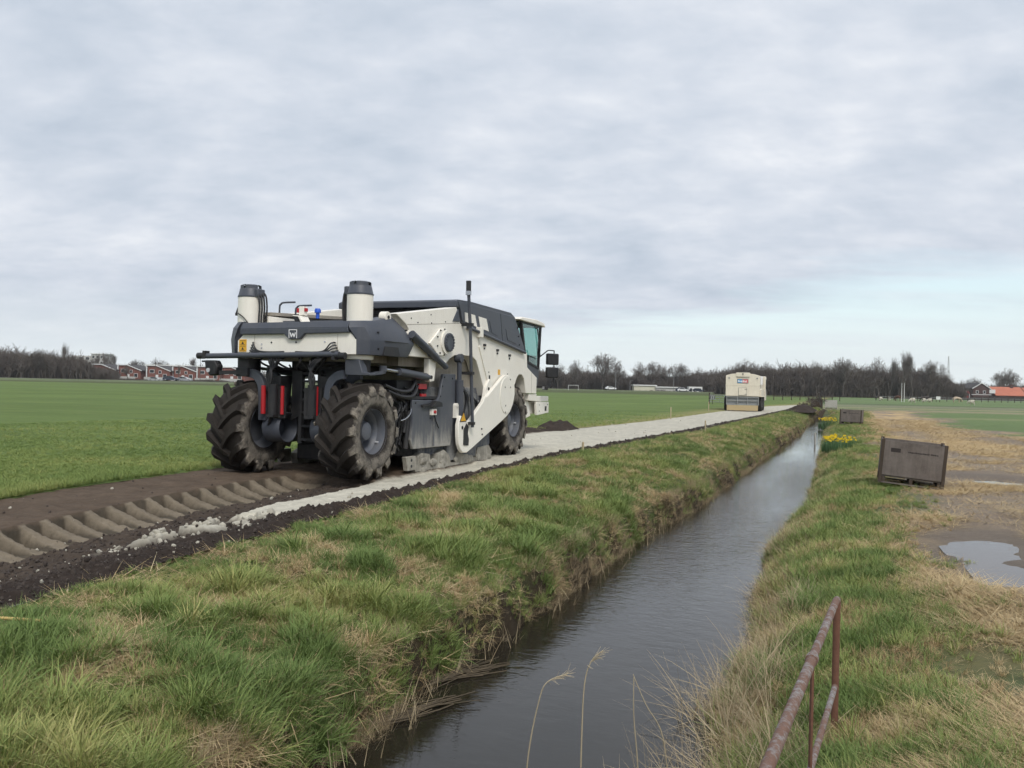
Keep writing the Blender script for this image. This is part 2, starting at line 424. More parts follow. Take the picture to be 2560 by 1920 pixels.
# ---- ground materials
def mat_vcol(name, nscale=18.0, amt=0.5, rough=0.95, bstr=0.5, bdist=0.03, spec=0.15, stretch=None):
    m, t, b = mat_new(name)
    vc = t.add('ShaderNodeVertexColor', layer_name='Col').outputs[0]
    p = t.add('ShaderNodeNewGeometry').outputs['Position']
    if stretch: p = t.mapping(p, scale=stretch, rot=(0, 0, .3))
    n1 = t.noise(p, nscale, 6, 0.7); n2 = t.noise(p, nscale * .13, 5, 0.6)
    f = t.math('ADD', t.math('MULTIPLY', t.math('SUBTRACT', n1, .5), amt * 2), t.math('MULTIPLY', t.math('SUBTRACT', n2, .5), amt))
    f = t.math('ADD', f, 1.0)
    c = t.vmath('SCALE', vc); t.l.new(f, c.inputs[3])
    setc(t, b, 'Base Color', c.outputs[0]); b.inputs['Roughness'].default_value = rough; b.inputs['Specular IOR Level'].default_value = spec
    bump(t, b, n1, bstr, bdist)
    return m
M_SOIL = mat_vcol('soil', 22.0, .38, .95, .55, .02)
def mat_field():
    m, t, b = mat_new('pasture')
    vc = t.add('ShaderNodeVertexColor', layer_name='Col').outputs[0]
    p = t.add('ShaderNodeNewGeometry').outputs['Position']
    n1 = t.noise(p, 9.0, 6, .75); n2 = t.noise(t.mapping(p, scale=(.25, .9, 1), rot=(0, 0, -.25)), .8, 5, .65); n3 = t.noise(t.mapping(p, scale=(.02, .09, 1), rot=(0, 0, -.3)), 1.0, 4, .6)
    f = t.math('ADD', t.math('MULTIPLY', n1, .55), t.math('ADD', t.math('MULTIPLY', n2, .45), t.math('MULTIPLY', n3, .35)))
    f = t.ramp(t.math('MULTIPLY', f, .75), [(.32, .62), (.5, 1.0), (.66, 1.32)])
    c = t.mix(1.0, vc, f, 'MULTIPLY')
    yl = t.ramp(n2, [(.5, 0.0), (.75, .35)])
    c = t.mix(yl, c, (.19, .19, .065))
    setc(t, b, 'Base Color', c); b.inputs['Roughness'].default_value = .95; b.inputs['Specular IOR Level'].default_value = .1
    bump(t, b, n1, .8, .06); return m
M_FIELD = mat_field()
M_BANK = mat_vcol('bank_turf', 26.0, .5, .95, .8, .03)
M_YARD = mat_vcol('trodden_ground', 20.0, .45, .8, .7, .03, .35, (.5, 1.6, 1))

def col_field(x, y):
    n = fbm(x * .22, y * .22, 101, 4); g = np.array([.108, .158, .052]); g2 = np.array([.140, .195, .060])
    c = g[None] * (1 - n)[:, None] + g2[None] * n[:, None]
    d = fieldL(y) - x
    dry = sstep(3.2, .4, d + (fbm(x * .9, y * .9, 105, 3) - .5) * 3) * sstep(27, 36, y) * .6
    c = c * (1 - dry)[:, None] + np.array([.30, .25, .12])[None] * dry[:, None]
    vg = sstep(0, 12, y - (171 + (x + 104) * .25) + (n - .5) * 8) * .75
    c = c * (1 - vg)[:, None] + np.array([.066, .072, .036])[None] * vg[:, None]
    lines = .5 + .5 * np.sin((x * math.cos(TH) - y * math.sin(TH)) * .52 + (n - .5) * 3); c = c * (1 + .09 * (lines - .5) * sstep(20, 60, y))[:, None]
    far_ = 0 * sstep(120, 230, y); return c * (1 - .12 * far_)[:, None] + np.array([.17, .205, .075])[None] * (.12 * far_)[:, None]
def col_bank(x, y):
    n = fbm(x * 1.3, y * 1.3, 111, 4); g = np.array([.060, .088, .026]); s = np.array([.15, .115, .055])
    f = sstep(.45, .68, n) * .75
    c = g[None] * (1 - f)[:, None] + s[None] * f[:, None]
    wet = sstep(.35, .0, wL(y) - x); return c * (1 - wet)[:, None] + np.array([.045, .034, .022])[None] * wet[:, None]
def col_right(x, y):
    dr = x - wR(y); g = np.array([.068, .098, .030]); straw = np.array([.43, .305, .15]); mud = np.array([.19, .142, .102]); mudg = np.array([.225, .185, .14])
    n = fbm(x * .8, y * .8, 121, 4); n2 = fbm(x * .35, y * .35, 125, 4); n3 = fbm(x * 3, y * 3, 127, 3)
    inyard = sstep(-.5, .6, (x - mudL(y)) + (n - .5) * 2.2) * sstep(.8, -.8, (x - yardR(y)) + (n2 - .5) * 6)
    inyard = inyard * sstep(92, 80, y + (n2 - .5) * 10)
    # wheel tracks of bare mud run through the straw
    u = (x - mudL(y)) + (n2 - .5) * 1.2
    lane = np.exp(-((u - 1.7) / 1.0) ** 2) + np.exp(-((u - 5.2) / 1.1) ** 2)
    st = sstep(.32, .56, n * .55 + n2 * .5 + .16 * (n3 - .5) - lane * .13)
    c = mud[None] * (1 - n3)[:, None] + mudg[None] * n3[:, None]
    c = c * (1 - st)[:, None] + straw[None] * (.75 + .5 * n3)[:, None] * st[:, None]
    for (px_, py_, pr_) in PUDDLES:
        kp = np.exp(-(((x - px_) ** 2 + ((y - py_) * .62) ** 2) / (1.5 * pr_) ** 2)); inyard = np.maximum(inyard, sstep(.3, .6, kp)); c = c * (1 - .7 * sstep(.3, .7, kp))[:, None] + np.array([.12, .098, .078])[None] * (.7 * sstep(.3, .7, kp))[:, None]
    gr = g[None] * (.8 + .5 * n)[:, None]
    dry = sstep(.48, .7, fbm(x * 1.1, y * 1.1, 131, 4)) * .6
    gr = gr * (1 - dry)[:, None] + np.array([.20, .155, .075])[None] * dry[:, None]
    # distant pasture in bands
    past = np.array([.105, .155, .047]); b = fbm(x * .05, y * .05, 135, 4)
    pc = past[None] * (.85 + .4 * b)[:, None]
    yy = y + (b - .5) * 6 + x * .02
    for (a0, a1, cc) in ((84, 93, (.26, .22, .13)), (97, 104, (.24, .215, .12)), (108, 122, (.19, .175, .11)), (128, 134, (.045, .05, .03)), (66, 69, (.2, .21, .09)), (100, 101.5, (.30, .27, .14))):
        k = sstep(a0 - 1.2, a0 + 1, yy) * sstep(a1 + 1.2, a1 - 1, yy) * .8; pc = pc * (1 - k)[:, None] + np.array(cc)[None] * k[:, None]
    farm = sstep(30, 42, y) * sstep(-.5, .8, x - yardR(y) + (n2 - .5) * 6); farm = np.maximum(farm, sstep(84, 92, y + (n2 - .5) * 10))
    gr = gr * (1 - farm)[:, None] + pc * farm[:, None]
    c = c * inyard[:, None] + gr * (1 - inyard)[:, None]
    wet = sstep(.4, .05, dr) * closed(y); return c * (1 - wet)[:, None] + np.array([.045, .034, .022])[None] * wet[:, None]

def build_ground():
    yf = ysteps((-20, 2, 8), (2, 45, 170), (45, 120, 60), (120, 400, 50), (400, 980, 12))
    t = np.linspace(0, 1, 130); off = t * 5 + 820 * t ** 5
    grid_obj('field', fieldL(yf)[:, None] + .06 - off[None, ::-1], yf, lambda x, y: z_field(x, y) - .03 * sstep(.12, 0, fieldL(y) - x), M_FIELD, col_field)
    yp = ysteps((3, 5.5, 30), (5.5, 17.5, 560), (17.5, 36, 200), (36, 110, 150))
    tt = np.linspace(0, 1, 165)
    grid_obj('path', fieldL(yp)[:, None] * (1 - tt)[None] + soilR(yp)[:, None] * tt[None], yp, path_z_col, M_SOIL)
    yb = ysteps((-6, 3, 20), (3, 26, 260), (26, 110, 230))
    tb = np.linspace(0, 1, 90)
    xl = soilR(yb) - .12; xr = wL(yb) + .55
    xl[yb > 109] = xr[yb > 109] - .01
    grid_obj('ditch_bank', xl[:, None] * (1 - tb)[None] + xr[:, None] * tb[None], yb,
             lambda x, y: z_left(x, y) - .03 * sstep(.1, 0, x - soilR(y)) - .0, M_BANK, col_bank)
    yr = ysteps((-20, 1, 10), (1, 30, 250), (30, 120, 170), (120, 400, 50), (400, 980, 12))
    dr = np.concatenate([np.linspace(-.55, 2.4, 46), np.linspace(2.5, 14, 110), np.geomspace(14.3, 430, 55)])
    grid_obj('muddy_ground', wR(yr)[:, None] + dr[None], yr, z_right, M_YARD, col_right)
    # ditch bed and water
    m, t_, b = mat_new('ditch_mud'); setc(t_, b, 'Base Color', (.03, .024, .016)); b.inputs['Roughness'].default_value = .9
    yw = ysteps((-6, 40, 60), (40, 82, 20)); tw = np.linspace(0, 1, 5)
    grid_obj('ditch_bed', (wL(yw) - .2)[:, None] * (1 - tw)[None] + (wR(yw) + .2)[:, None] * tw[None], yw, lambda x, y: 0 * x - 1.2, m)
    m, t_, b = mat_new('water')
    p = t_.add('ShaderNodeNewGeometry').outputs['Position']
    pm = t_.mapping(p, scale=(1.0, 1.0, 1.0), rot=(0, 0, math.radians(22)))
    n1 = t_.noise(t_.mapping(pm, scale=(.9, 1.5, 1)), 4.2, 3, .5, .5); n2 = t_.noise(t_.mapping(pm, scale=(.8, 2.0, 1)), 17.0, 2, .5)
    gust = t_.ramp(t_.noise(t_.mapping(pm, scale=(.5, .12, 1)), 1.0, 3, .5), [(.36, .25), (.62, 1.0)])
    sepp = t_.add('ShaderNodeSeparateXYZ', ins={0: p})
    calm = t_.ramp(t_.math('DIVIDE', sepp.outputs[1], 30.0), [(.17, .10), (.34, .5), (.5, 1.0), (.8, .8), (1.0, .25)])
    h = t_.math('MULTIPLY', t_.math('ADD', n1, t_.math('MULTIPLY', n2, .4)), t_.math('MULTIPLY', gust, calm))
    setc(t_, b, 'Base Color', (.021, .018, .013)); b.inputs['Roughness'].default_value = .035; b.inputs['IOR'].default_value = 1.42
    bump(t_, b, h, .5, .05)
    tw = np.linspace(0, 1, 9)
    grid_obj('water', (wL(yw) - .32)[:, None] * (1 - tw)[None] + (wR(yw) + .32)[:, None] * tw[None], yw, lambda x, y: 0 * x + WATER_Z, m)
    M_WATER2, t_, b = mat_new('puddle_water')
    setc(t_, b, 'Base Color', (.09, .075, .06)); b.inputs['Roughness'].default_value = .04; b.inputs['IOR'].default_value = 1.333
    p = t_.add('ShaderNodeNewGeometry').outputs['Position']; bump(t_, b, t_.noise(p, 9, 2, .5), .08, .02)
    # puddles: level sheets that fill dips in the yard
    outl = [[(5.0, 8.0), (5.75, 9.4), (6.1, 10.2), (6.75, 11.55), (6.5, 12.05), (6.0, 11.75), (5.75, 11.2), (5.5, 10.4), (5.25, 9.5), (4.8, 8.5)],
            [(10.5, 18.0), (11.1, 18.1), (11.6, 18.6), (11.4, 19.3), (10.9, 19.6), (10.6, 19.0)],
            [(8.6, 18.3), (9.4, 18.2), (9.9, 18.9), (9.3, 19.5), (8.7, 19.2)], [(13.2, 30.4), (13.8, 30.3), (14.2, 31.2), (13.8, 31.9), (13.3, 31.3)]]
    for k, pl in enumerate(outl):
        pts = smoothpath([(a, b_, 0) for a, b_ in pl] + [(*pl[0], 0)], 6)[:-1]
        arr = np.array([(q.x, q.y) for q in pts]); j = (fbm(arr[:, 0] * 2.5, arr[:, 1] * 2.5, 141 + k, 3) - .5) * .3
        c0 = arr.mean(0); arr = c0 + (arr - c0) * (1 + j)[:, None]
        arr = c0 + (arr - c0) * 1.3; gx, gy = np.meshgrid(np.linspace(arr[:, 0].min(), arr[:, 0].max(), 30), np.linspace(arr[:, 1].min(), arr[:, 1].max(), 30)); zz = float(np.percentile(z_right(gx.ravel(), gy.ravel()), 26))
        mb = MB(); mb.add([(a, b_, zz) for a, b_ in arr], [tuple(range(len(arr)))])
        o = mb.build('puddle_water', M_WATER2, fix=False); o['kind'] = 'structure'
        if o.data.polygons[0].normal.z < 0: o.data.flip_normals()
build_ground()
# ------------------------------------------------------------------ grass, reeds, straw (uncountable: points that carry tufts)
def mat_blade(name, cols, rough=.7, trans=.25):
    """blade colour varies per tuft (tint of the point) and per tuft at random"""
    m, t, b = mat_new(name)
    rnd = t.add('ShaderNodeObjectInfo').outputs['Random']
    ti = t.add('ShaderNodeAttribute', attribute_type='INSTANCER', attribute_name='tint').outputs['Fac']
    p = t.add('ShaderNodeTexCoord').outputs['Object']
    nb = t.noise(p, 60.0, 2, .5)
    f = t.math('ADD', t.math('MULTIPLY', ti, .72), t.math('ADD', t.math('MULTIPLY', rnd, .22), t.math('MULTIPLY', t.math('SUBTRACT', nb, .5), .38)), clamp=True)
    n = len(cols); c = t.ramp(f, [(i / (n - 1), cc) for i, cc in enumerate(cols)])
    setc(t, b, 'Base Color', c); b.inputs['Roughness'].default_value = rough; b.inputs['Specular IOR Level'].default_value = .25
    return m
M_GREEN = mat_blade('green_blades', [(.118, .180, .054), (.172, .240, .070), (.240, .296, .090), (.345, .345, .122), (.48, .41, .19)])
M_DRY = mat_blade('dry_blades', [(.27, .19, .105), (.40, .29, .155), (.52, .40, .22), (.60, .50, .31)], .8, .2)
M_REED = mat_blade('reed_blades', [(.27, .20, .12), (.40, .32, .20), (.52, .43, .29)], .8, .15)

def tuft(name, n, length, width, spread, lean, curl, mat, seed, segs=3, mess=0.0):
    r = random.Random(seed); mb = MB()
    for _ in range(n):
        a = r.uniform(0, 6.283); rad = spread * math.sqrt(r.random()); L = r.uniform(*length); w = width * r.uniform(.7, 1.25)
        p = Vector((rad * math.cos(a), rad * math.sin(a), -.015)); out = a + r.gauss(0, .5 + mess)
        th = abs(r.gauss(lean, .22)) + mess * r.uniform(0, .8); k = curl * r.uniform(.4, 1.5)
        side = Vector((-math.sin(out), math.cos(out), 0)); vs = []
        tw = r.uniform(-.7, .7)
        for i in range(segs + 1):
            f = i / segs; ww = w * (1 - f ** 1.6) * .5 + .0003
            s2 = (side * math.cos(tw) + Vector((math.cos(out), math.sin(out), 0)) * math.sin(tw))
            vs += [p - s2 * ww, p + s2 * ww]
            th2 = th + k * f
            p = p + Vector((math.cos(out) * math.sin(th2), math.sin(out) * math.sin(th2), math.cos(th2))) * (L / segs)
        mb.add(vs, [(2 * i, 2 * i + 1, 2 * i + 3, 2 * i + 2) for i in range(segs)])
    me = mb.mesh(name, mat, None, False); me.polygons.foreach_set('use_smooth', [True] * len(me.polygons))
    return bpy.data.objects.new(name, me)
def variant_set(name, objs):
    c = bpy.data.collections.new(name)
    for o in objs: c.objects.link(o)
    return c
def scatter(name, pts, rot, scale, idx, tint, coll, label, cat):
    me = bpy.data.meshes.new(name); n = len(pts)
    me.vertices.add(n); me.vertices.foreach_set('co', np.asarray(pts, np.float32).ravel())
    for nm, typ, data in (('rot', 'FLOAT_VECTOR', rot), ('sc', 'FLOAT', scale), ('idx', 'INT', idx), ('tint', 'FLOAT', tint)):
        at = me.attributes.new(nm, typ, 'POINT')
        at.data.foreach_set('vector' if typ == 'FLOAT_VECTOR' else 'value', np.asarray(data, np.int32 if typ == 'INT' else np.float32).ravel())
    o = bpy.data.objects.new(name, me); COL.objects.link(o); tag(o, label, cat, None, 'stuff')
    g = bpy.data.node_groups.new(name + '_nodes', 'GeometryNodeTree')
    g.interface.new_socket('Geometry', in_out='INPUT', socket_type='NodeSocketGeometry'); g.interface.new_socket('Geometry', in_out='OUTPUT', socket_type='NodeSocketGeometry')
    N = g.nodes; gi = N.new('NodeGroupInput'); go = N.new('NodeGroupOutput'); ip = N.new('GeometryNodeInstanceOnPoints'); ci = N.new('GeometryNodeCollectionInfo')
    ci.inputs[0].default_value = coll; ci.inputs['Separate Children'].default_value = True; ci.inputs['Reset Children'].default_value = True
    ip.inputs['Pick Instance'].default_value = True
    def attr(nm, typ):
        a = N.new('GeometryNodeInputNamedAttribute'); a.data_type = typ; a.inputs[0].default_value = nm; return a.outputs[0]
    L = g.links
    L.new(gi.outputs[0], ip.inputs['Points']); L.new(ci.outputs[0], ip.inputs['Instance']); L.new(attr('idx', 'INT'), ip.inputs['Instance Index'])
    e2r = N.new('FunctionNodeEulerToRotation'); L.new(attr('rot', 'FLOAT_VECTOR'), e2r.inputs[0]); L.new(e2r.outputs[0], ip.inputs['Rotation'])
    L.new(attr('sc', 'FLOAT'), ip.inputs['Scale']); L.new(ip.outputs[0], go.inputs[0])
    md = o.modifiers.new('tufts', 'NODES'); md.node_group = g
    return o
def in_view(x, y, z, m=1.12):
    """rough frustum test with a generous margin"""
    cr, sr = math.cos(math.radians(1.3)), math.sin(math.radians(1.3))
    yy = np.maximum(y, .05); u = x / yy * 2100; v = (EYE - z) / yy * 2100
    px = u * cr - v * sr; py = u * sr + v * cr
    return (y > 1.2) & (np.abs(px) < 1280 * m) & (py < 960 * (m + .12)) & (py > -960)
def sample(n, y0, y1, xa, xb, dens_pow=1.0):
    """points whose density falls with distance: Y drawn log-like between y0 and y1"""
    u = NPR.random(n)
    if dens_pow == 0: y = y0 + (y1 - y0) * u
    else: y = y0 * (y1 / y0) ** u
    a, b = xa(y), xb(y); t = NPR.random(n)
    x = a + (b - a) * t
    return x, y
S_BANK = variant_set('bank_tufts',
    [tuft('tuft', 26, (.09, .20), .0075, .055, .45, .7, M_GREEN, 1), tuft('tuft', 30, (.12, .28), .0075, .07, .55, .9, M_GREEN, 2),
     tuft('tuft', 20, (.07, .15), .007, .06, .7, .7, M_GREEN, 3, mess=.3), tuft('tuft', 34, (.15, .34), .008, .06, .5, 1.2, M_GREEN, 4), tuft('tuft', 24, (.06, .13), .008, .07, .35, .5, M_GREEN, 5),
     tuft('tuft', 26, (.10, .24), .006, .07, .9, .8, M_DRY, 6, mess=.6), tuft('tuft', 22, (.12, .30), .0065, .09, 1.1, .5, M_DRY, 7, mess=.8), tuft('tuft', 30, (.10, .22), .006, .05, .45, .9, M_DRY, 8, mess=.2)])
S_DOCK = variant_set('broad_leaves', [tuft('leaf_tuft', 12, (.10, .2), .045, .05, .7, 1.0, M_GREEN, 31, 4), tuft('leaf_tuft', 9, (.08, .14), .05, .04, .9, .9, M_GREEN, 32, 4)])
S_REED = variant_set('reed_tufts',
    [tuft('reed', 16, (.25, .6), .007, .10, .35, .5, M_REED, 11, 4, .2), tuft('reed', 20, (.3, .8), .006, .16, .9, .6, M_REED, 12, 4, .6), tuft('reed', 14, (.2, .45), .006, .08, .25, .3, M_REED, 13),
     tuft('reed', 26, (.3, .75), .006, .22, 1.25, .25, M_REED, 14, 3, .6), tuft('reed', 10, (.4, .95), .005, .10, .25, .35, M_REED, 15, 4), tuft('reed', 2, (.25, .5), .006, .03, .15, .15, M_REED, 16, 3)])
S_STRAW = variant_set('straw_bits', [tuft('straw', 16, (.12, .32), .006, .18, 1.45, .1, M_DRY, 21, 1, .3), tuft('straw', 22, (.08, .22), .006, .22, 1.5, .05, M_DRY, 22, 1, .2), tuft('straw', 12, (.15, .4), .007, .2, 1.4, .1, M_DRY, 23, 1, .3)])
def clod(seed, mat):
    q = MB(); q.lump((0, 0, 0), 1.0, seed, 1, (1.0, .85, .7)); o = bpy.data.objects.new('clod', q.mesh('clod', mat, 50)); return o
M_CLOD = mat_plain('crumbly_soil', (.052, .040, .033), .95, 0, .45, 2.0); M_LIMEC = mat_plain('lime_crumbs', (.40, .375, .31), .95, 0, .3, 2.0)
S_CLOD = variant_set('clods', [clod(s, M_CLOD) for s in (1, 2, 3)] + [clod(s, M_LIMEC) for s in (4, 5)])
S_FIELD = variant_set('field_tufts', [tuft('tuft', 16, (.04, .10), .009, .07, .5, .6, M_GREEN, 41, 2), tuft('tuft', 20, (.05, .13), .010, .08, .6, .8, M_GREEN, 42, 2), tuft('tuft', 18, (.10, .24), .009, .07, .45, .8, M_GREEN, 43, 3)])

def off_puddle(x, y):
    k = np.ones(len(x), bool)
    for (px, py, pr) in PUDDLES: k &= ((x - px) ** 2 + ((y - py) * .62) ** 2) > (pr * .72) ** 2
    return k
def vegetation():
    # --- the grass strip between path and ditch
    x, y = sample(64000, 3.2, 80, lambda v: soilR(v) - .03, lambda v: wL(v) + .02)
    z = z_left(x, y); k = in_view(x, y, z)
    x, y, z = x[k], y[k], z[k]; n = len(x)
    pat = fbm(x * 1.9, y * 1.9, 201, 4); pat2 = fbm(x * 3.1, y * 3.1, 205, 3); hue = fbm(x * .7, y * .7, 209, 3)
    dw = wL(y) - x; ds = x - soilR(y)
    thin = NPR.random(n) < .35 + .65 * sstep(.30, .46, fbm(x * 2.6, y * 2.6, 217, 3)); x, y, z, pat, pat2, hue, dw, ds = [a[thin] for a in (x, y, z, pat, pat2, hue, dw, ds)]; n = len(x)
    dryp = sstep(.50, .66, pat * .7 + pat2 * .36 - .10 * sstep(.8, 0, ds) - .06 * sstep(.5, 0, dw))
    dry = NPR.random(n) < (.15 + .68 * dryp)
    lush = sstep(.46, .64, fbm(x * 2.2, y * 2.2, 213, 3))
    idx = np.where(dry, 5 + (NPR.random(n) * 3).astype(int), np.where(NPR.random(n) < lush, np.array([1, 3])[(NPR.random(n) * 2).astype(int)], np.array([0, 2, 4])[(NPR.random(n) * 3).astype(int)]))
    tint = np.clip(.30 + 1.5 * (hue - .5) + .55 * (pat2 - .5) + .16 * NPR.standard_normal(n) + .25 * dryp - .04 * lush, 0, 1)
    tint = np.where(dry, np.clip(.55 + 1.2 * (pat2 - .5) + .2 * NPR.standard_normal(n), 0, 1), tint)
    sc = (.85 + .5 * NPR.random(n)) * np.interp(y, [3, 8, 20, 45, 80], [.55, .52, .52, .62, .75]) * (.86 + .3 * lush) * (.38 + .62 * sstep(0, .7, ds)) * np.where(NPR.random(n) < .06, 1.5, 1.0)
    rot = np.stack([NPR.normal(0, .16, n), NPR.normal(0, .16, n) + .35 * sstep(.35, 0, dw), NPR.random(n) * 6.283], 1)
    scatter('bank_grass', np.stack([x, y, z], 1), rot, sc, idx, tint, S_BANK, 'rough green and straw-coloured grass on the bank between path and ditch', 'grass')
    k = (NPR.random(n) < .03 + .30 * dryp); m_ = int(k.sum())
    scatter('bank_thatch', np.stack([x[k], y[k], z[k] + .02], 1), np.stack([NPR.normal(0, .12, m_), NPR.normal(0, .12, m_), NPR.random(m_) * 6.283], 1), (.55 + .5 * NPR.random(m_)) * np.interp(y[k], [3, 20, 80], [.9, 1.1, 1.6]), (NPR.random(m_) * 3).astype(int), np.clip(NPR.normal(.6, .3, m_), 0, 1), S_STRAW, 'flattened dead grass lying in the bank turf', 'grass')
    # --- dry fringe and reed stubble along the left water line
    x, y = sample(7000, 3.6, 76, lambda v: wL(v) - .16, lambda v: wL(v) + .10)
    keep = NPR.random(len(x)) < sstep(.38, .6, fbm(x * .8, y * .8, 221, 3)) * .9 + .1
    x, y = x[keep], y[keep]; z = np.maximum(z_left(x, y), WATER_Z - .04); k = in_view(x, y, z); x, y, z = x[k], y[k], z[k]; n = len(x)
    idx = np.array([2, 0, 2])[(NPR.random(n) * 3).astype(int)]; tint = np.clip(NPR.normal(.35, .25, n), 0, 1)
    sc = (.45 + .45 * NPR.random(n)) * np.interp(y, [3, 20, 76], [.5, .5, .7])
    rot = np.stack([NPR.normal(0, .25, n), NPR.normal(.25, .25, n), NPR.random(n) * 6.283], 1)
    scatter('ditch_reed_stubble', np.stack([x, y, z], 1), rot, sc, idx, tint, S_REED, 'dry reed stubble along the far water line of the ditch', 'reeds')
    n = 190; y = 4.6 + 14 * NPR.random(n) ** 1.5; x = wL(y) + NPR.uniform(-.05, .30, n) ** 1; z = 0 * x + WATER_Z - .05
    scatter('reed_stalks', np.stack([x, y, z], 1), np.stack([NPR.normal(0, .18, n), NPR.normal(.1, .2, n), NPR.random(n) * 6.283], 1), .5 + .7 * NPR.random(n), 0 * x + 5, np.clip(NPR.normal(.6, .25, n), 0, 1), S_REED, 'thin pale reed stalks standing in the water along the left bank', 'reeds')
    # --- right bank: grass with much dry reed hanging over the water
    x, y = sample(40000, 3.0, 80, lambda v: wR(v) - .02, lambda v: mudL(v) + .8)
    z = z_right(x, y); k = in_view(x, y, z); x, y, z = x[k], y[k], z[k]; n = len(x)
    dr = x - wR(y); t = dr / (mudL(y) - wR(y)); pat = fbm(x * 1.3, y * 1.3, 231, 4); pat2 = fbm(x * 3, y * 3, 235, 3)
    dens = sstep(1.35, .75, t + (pat - .5) * .9); kk = (NPR.random(n) < .12 + .88 * dens) & off_puddle(x, y)
    x, y, z, dr, t, pat, pat2 = [a[kk] for a in (x, y, z, dr, t, pat, pat2)]; n = len(x)
    dryp = sstep(.48, .66, pat * .75 + pat2 * .3 + .12 * sstep(.35, .0, t) + .12 * sstep(.75, 1.1, t))
    dry = NPR.random(n) < .10 + .66 * dryp
    idx = np.where(dry, 5 + (NPR.random(n) * 3).astype(int), (NPR.random(n) * 5).astype(int))
    tint = np.where(dry, np.clip(.45 + 1.2 * (pat2 - .5) + .25 * NPR.standard_normal(n), 0, 1), np.clip(.22 + 1.2 * (pat2 - .5) + .16 * NPR.standard_normal(n) + .3 * dryp, 0, 1))
    sc = (.8 + .55 * NPR.random(n)) * np.interp(y, [3, 8, 20, 45, 80], [.58, .56, .58, .72, .9]) * np.interp(t, [0, .5, 1.1], [1.1, 1.05, .7])
    rot = np.stack([NPR.normal(0, .2, n), NPR.normal(0, .2, n), NPR.random(n) * 6.283], 1)
    scatter('right_bank_grass', np.stack([x, y, z], 1), rot, sc, idx, tint, S_BANK, 'rough grass on the bank between the ditch and the muddy yard', 'grass')
    x, y = sample(3600, 3.0, 76, lambda v: wR(v) - .05, lambda v: wR(v) + .75)
    keep = NPR.random(len(x)) < sstep(.36, .58, fbm(x * .9, y * .9, 241, 3)) * sstep(.85, .1, x - wR(y)) + .06
    x, y = x[keep], y[keep]; z = z_right(x, y); k = in_view(x, y, z); x, y, z = x[k], y[k], z[k]; n = len(x)
    idx = (NPR.random(n) * 4).astype(int); tint = np.clip(NPR.normal(.5, .28, n), 0, 1)
    sc = (.5 + .5 * NPR.random(n)) * np.interp(y, [3, 7, 20, 76], [.8, .6, .5, .7])
    rot = np.stack([NPR.normal(0, .25, n), NPR.normal(-.35, .3, n), NPR.random(n) * 6.283], 1)
    scatter('dry_reeds', np.stack([x, y, z], 1), rot, sc, idx, tint, S_REED, 'pale dry reeds leaning over the water from the right bank', 'reeds')
    # --- tall tangle of dead reed close by, at the foot of the railing
    n = 230; y = 3.4 + 4.0 * NPR.random(n) ** 1.1; x = wR(y) + NPR.normal(.14, .22, n); z = z_right(x, y) - .02
    idx = np.array([1, 3, 4, 1])[(NPR.random(n) * 4).astype(int)]; rot = np.stack([NPR.normal(0, .35, n), NPR.normal(-.15, .35, n), NPR.random(n) * 6.283], 1)
    scatter('dead_reed_tangle', np.stack([x, y, z], 1), rot, .5 + .45 * NPR.random(n), idx, np.clip(NPR.normal(.55, .25, n), 0, 1), S_REED, 'tangle of dead reed stems beside the railing at the water', 'reeds')
    # --- straw on the yard
    x, y = sample(30000, 4.0, 60, lambda v: mudL(v) - 1.2, lambda v: np.minimum(yardR(v), v * .68 + 1))
    c = col_right(x, y)[:, 0]; keep = NPR.random(len(x)) < sstep(.17, .30, c); x, y = x[keep], y[keep]; z = z_right(x, y)
    k = in_view(x, y, z) & off_puddle(x, y); x, y, z = x[k], y[k], z[k]; n = len(x)
    rot = np.stack([NPR.normal(0, .06, n), NPR.normal(0, .06, n), NPR.random(n) * 6.283], 1)
    scatter('straw_litter', np.stack([x, y, z + .012], 1), rot, (.7 + .5 * NPR.random(n)) * np.interp(y, [4, 20, 60], [.9, 1.2, 2.0]), (NPR.random(n) * 3).astype(int), np.clip(NPR.normal(.6, .25, n), 0, 1), S_STRAW, 'loose straw trodden into the muddy yard', 'straw')
    # --- the mown pasture: short turf close by, longer grass along its edge
    x, y = sample(36000, 9.0, 60, lambda v: np.maximum(-v * .68 - 1, fieldL(v) - 16), lambda v: fieldL(v) + .02)
    z = z_field(x, y); k = in_view(x, y, z) & (NPR.random(len(x)) < sstep(62, 26, y)); x, y, z = x[k], y[k], z[k]; n = len(x)
    d = fieldL(y) - x; edge = sstep(1.1, .15, d + (fbm(x, y, 251, 3) - .5) * .9)
    idx = np.where(NPR.random(n) < edge * .8, 2, (NPR.random(n) * 2).astype(int))
    tint = np.clip(.36 + 1.0 * (fbm(x * .5, y * .5, 255, 4) - .5) + .12 * NPR.standard_normal(n) + .18 * edge, 0, 1)
    sc = (.8 + .4 * NPR.random(n)) * np.interp(y, [9, 20, 60], [.55, .6, .8])
    rot = np.stack([NPR.normal(0, .15, n), NPR.normal(0, .15, n), NPR.random(n) * 6.283], 1)
    scatter('pasture_grass', np.stack([x, y, z], 1), rot, sc, idx, tint, S_FIELD, 'short green pasture grass left of the path', 'grass')
    # --- crumbs and clods on the worked soil
    x, y = sample(40000, 5.2, 45, lambda v: fieldL(v) + .05, lambda v: soilR(v) + .03)
    zz, cc = path_z_col(x, y); lx, ly = rloc(x, y); e = soilR(y) - x; br = cc[:, 0]
    p_ = np.where(br > .3, .008, np.where(br < .075, .95, .025)); keep = (NPR.random(len(x)) < p_) & in_view(x, y, zz); x, y, zz, br = x[keep], y[keep], zz[keep], br[keep]; n = len(x)
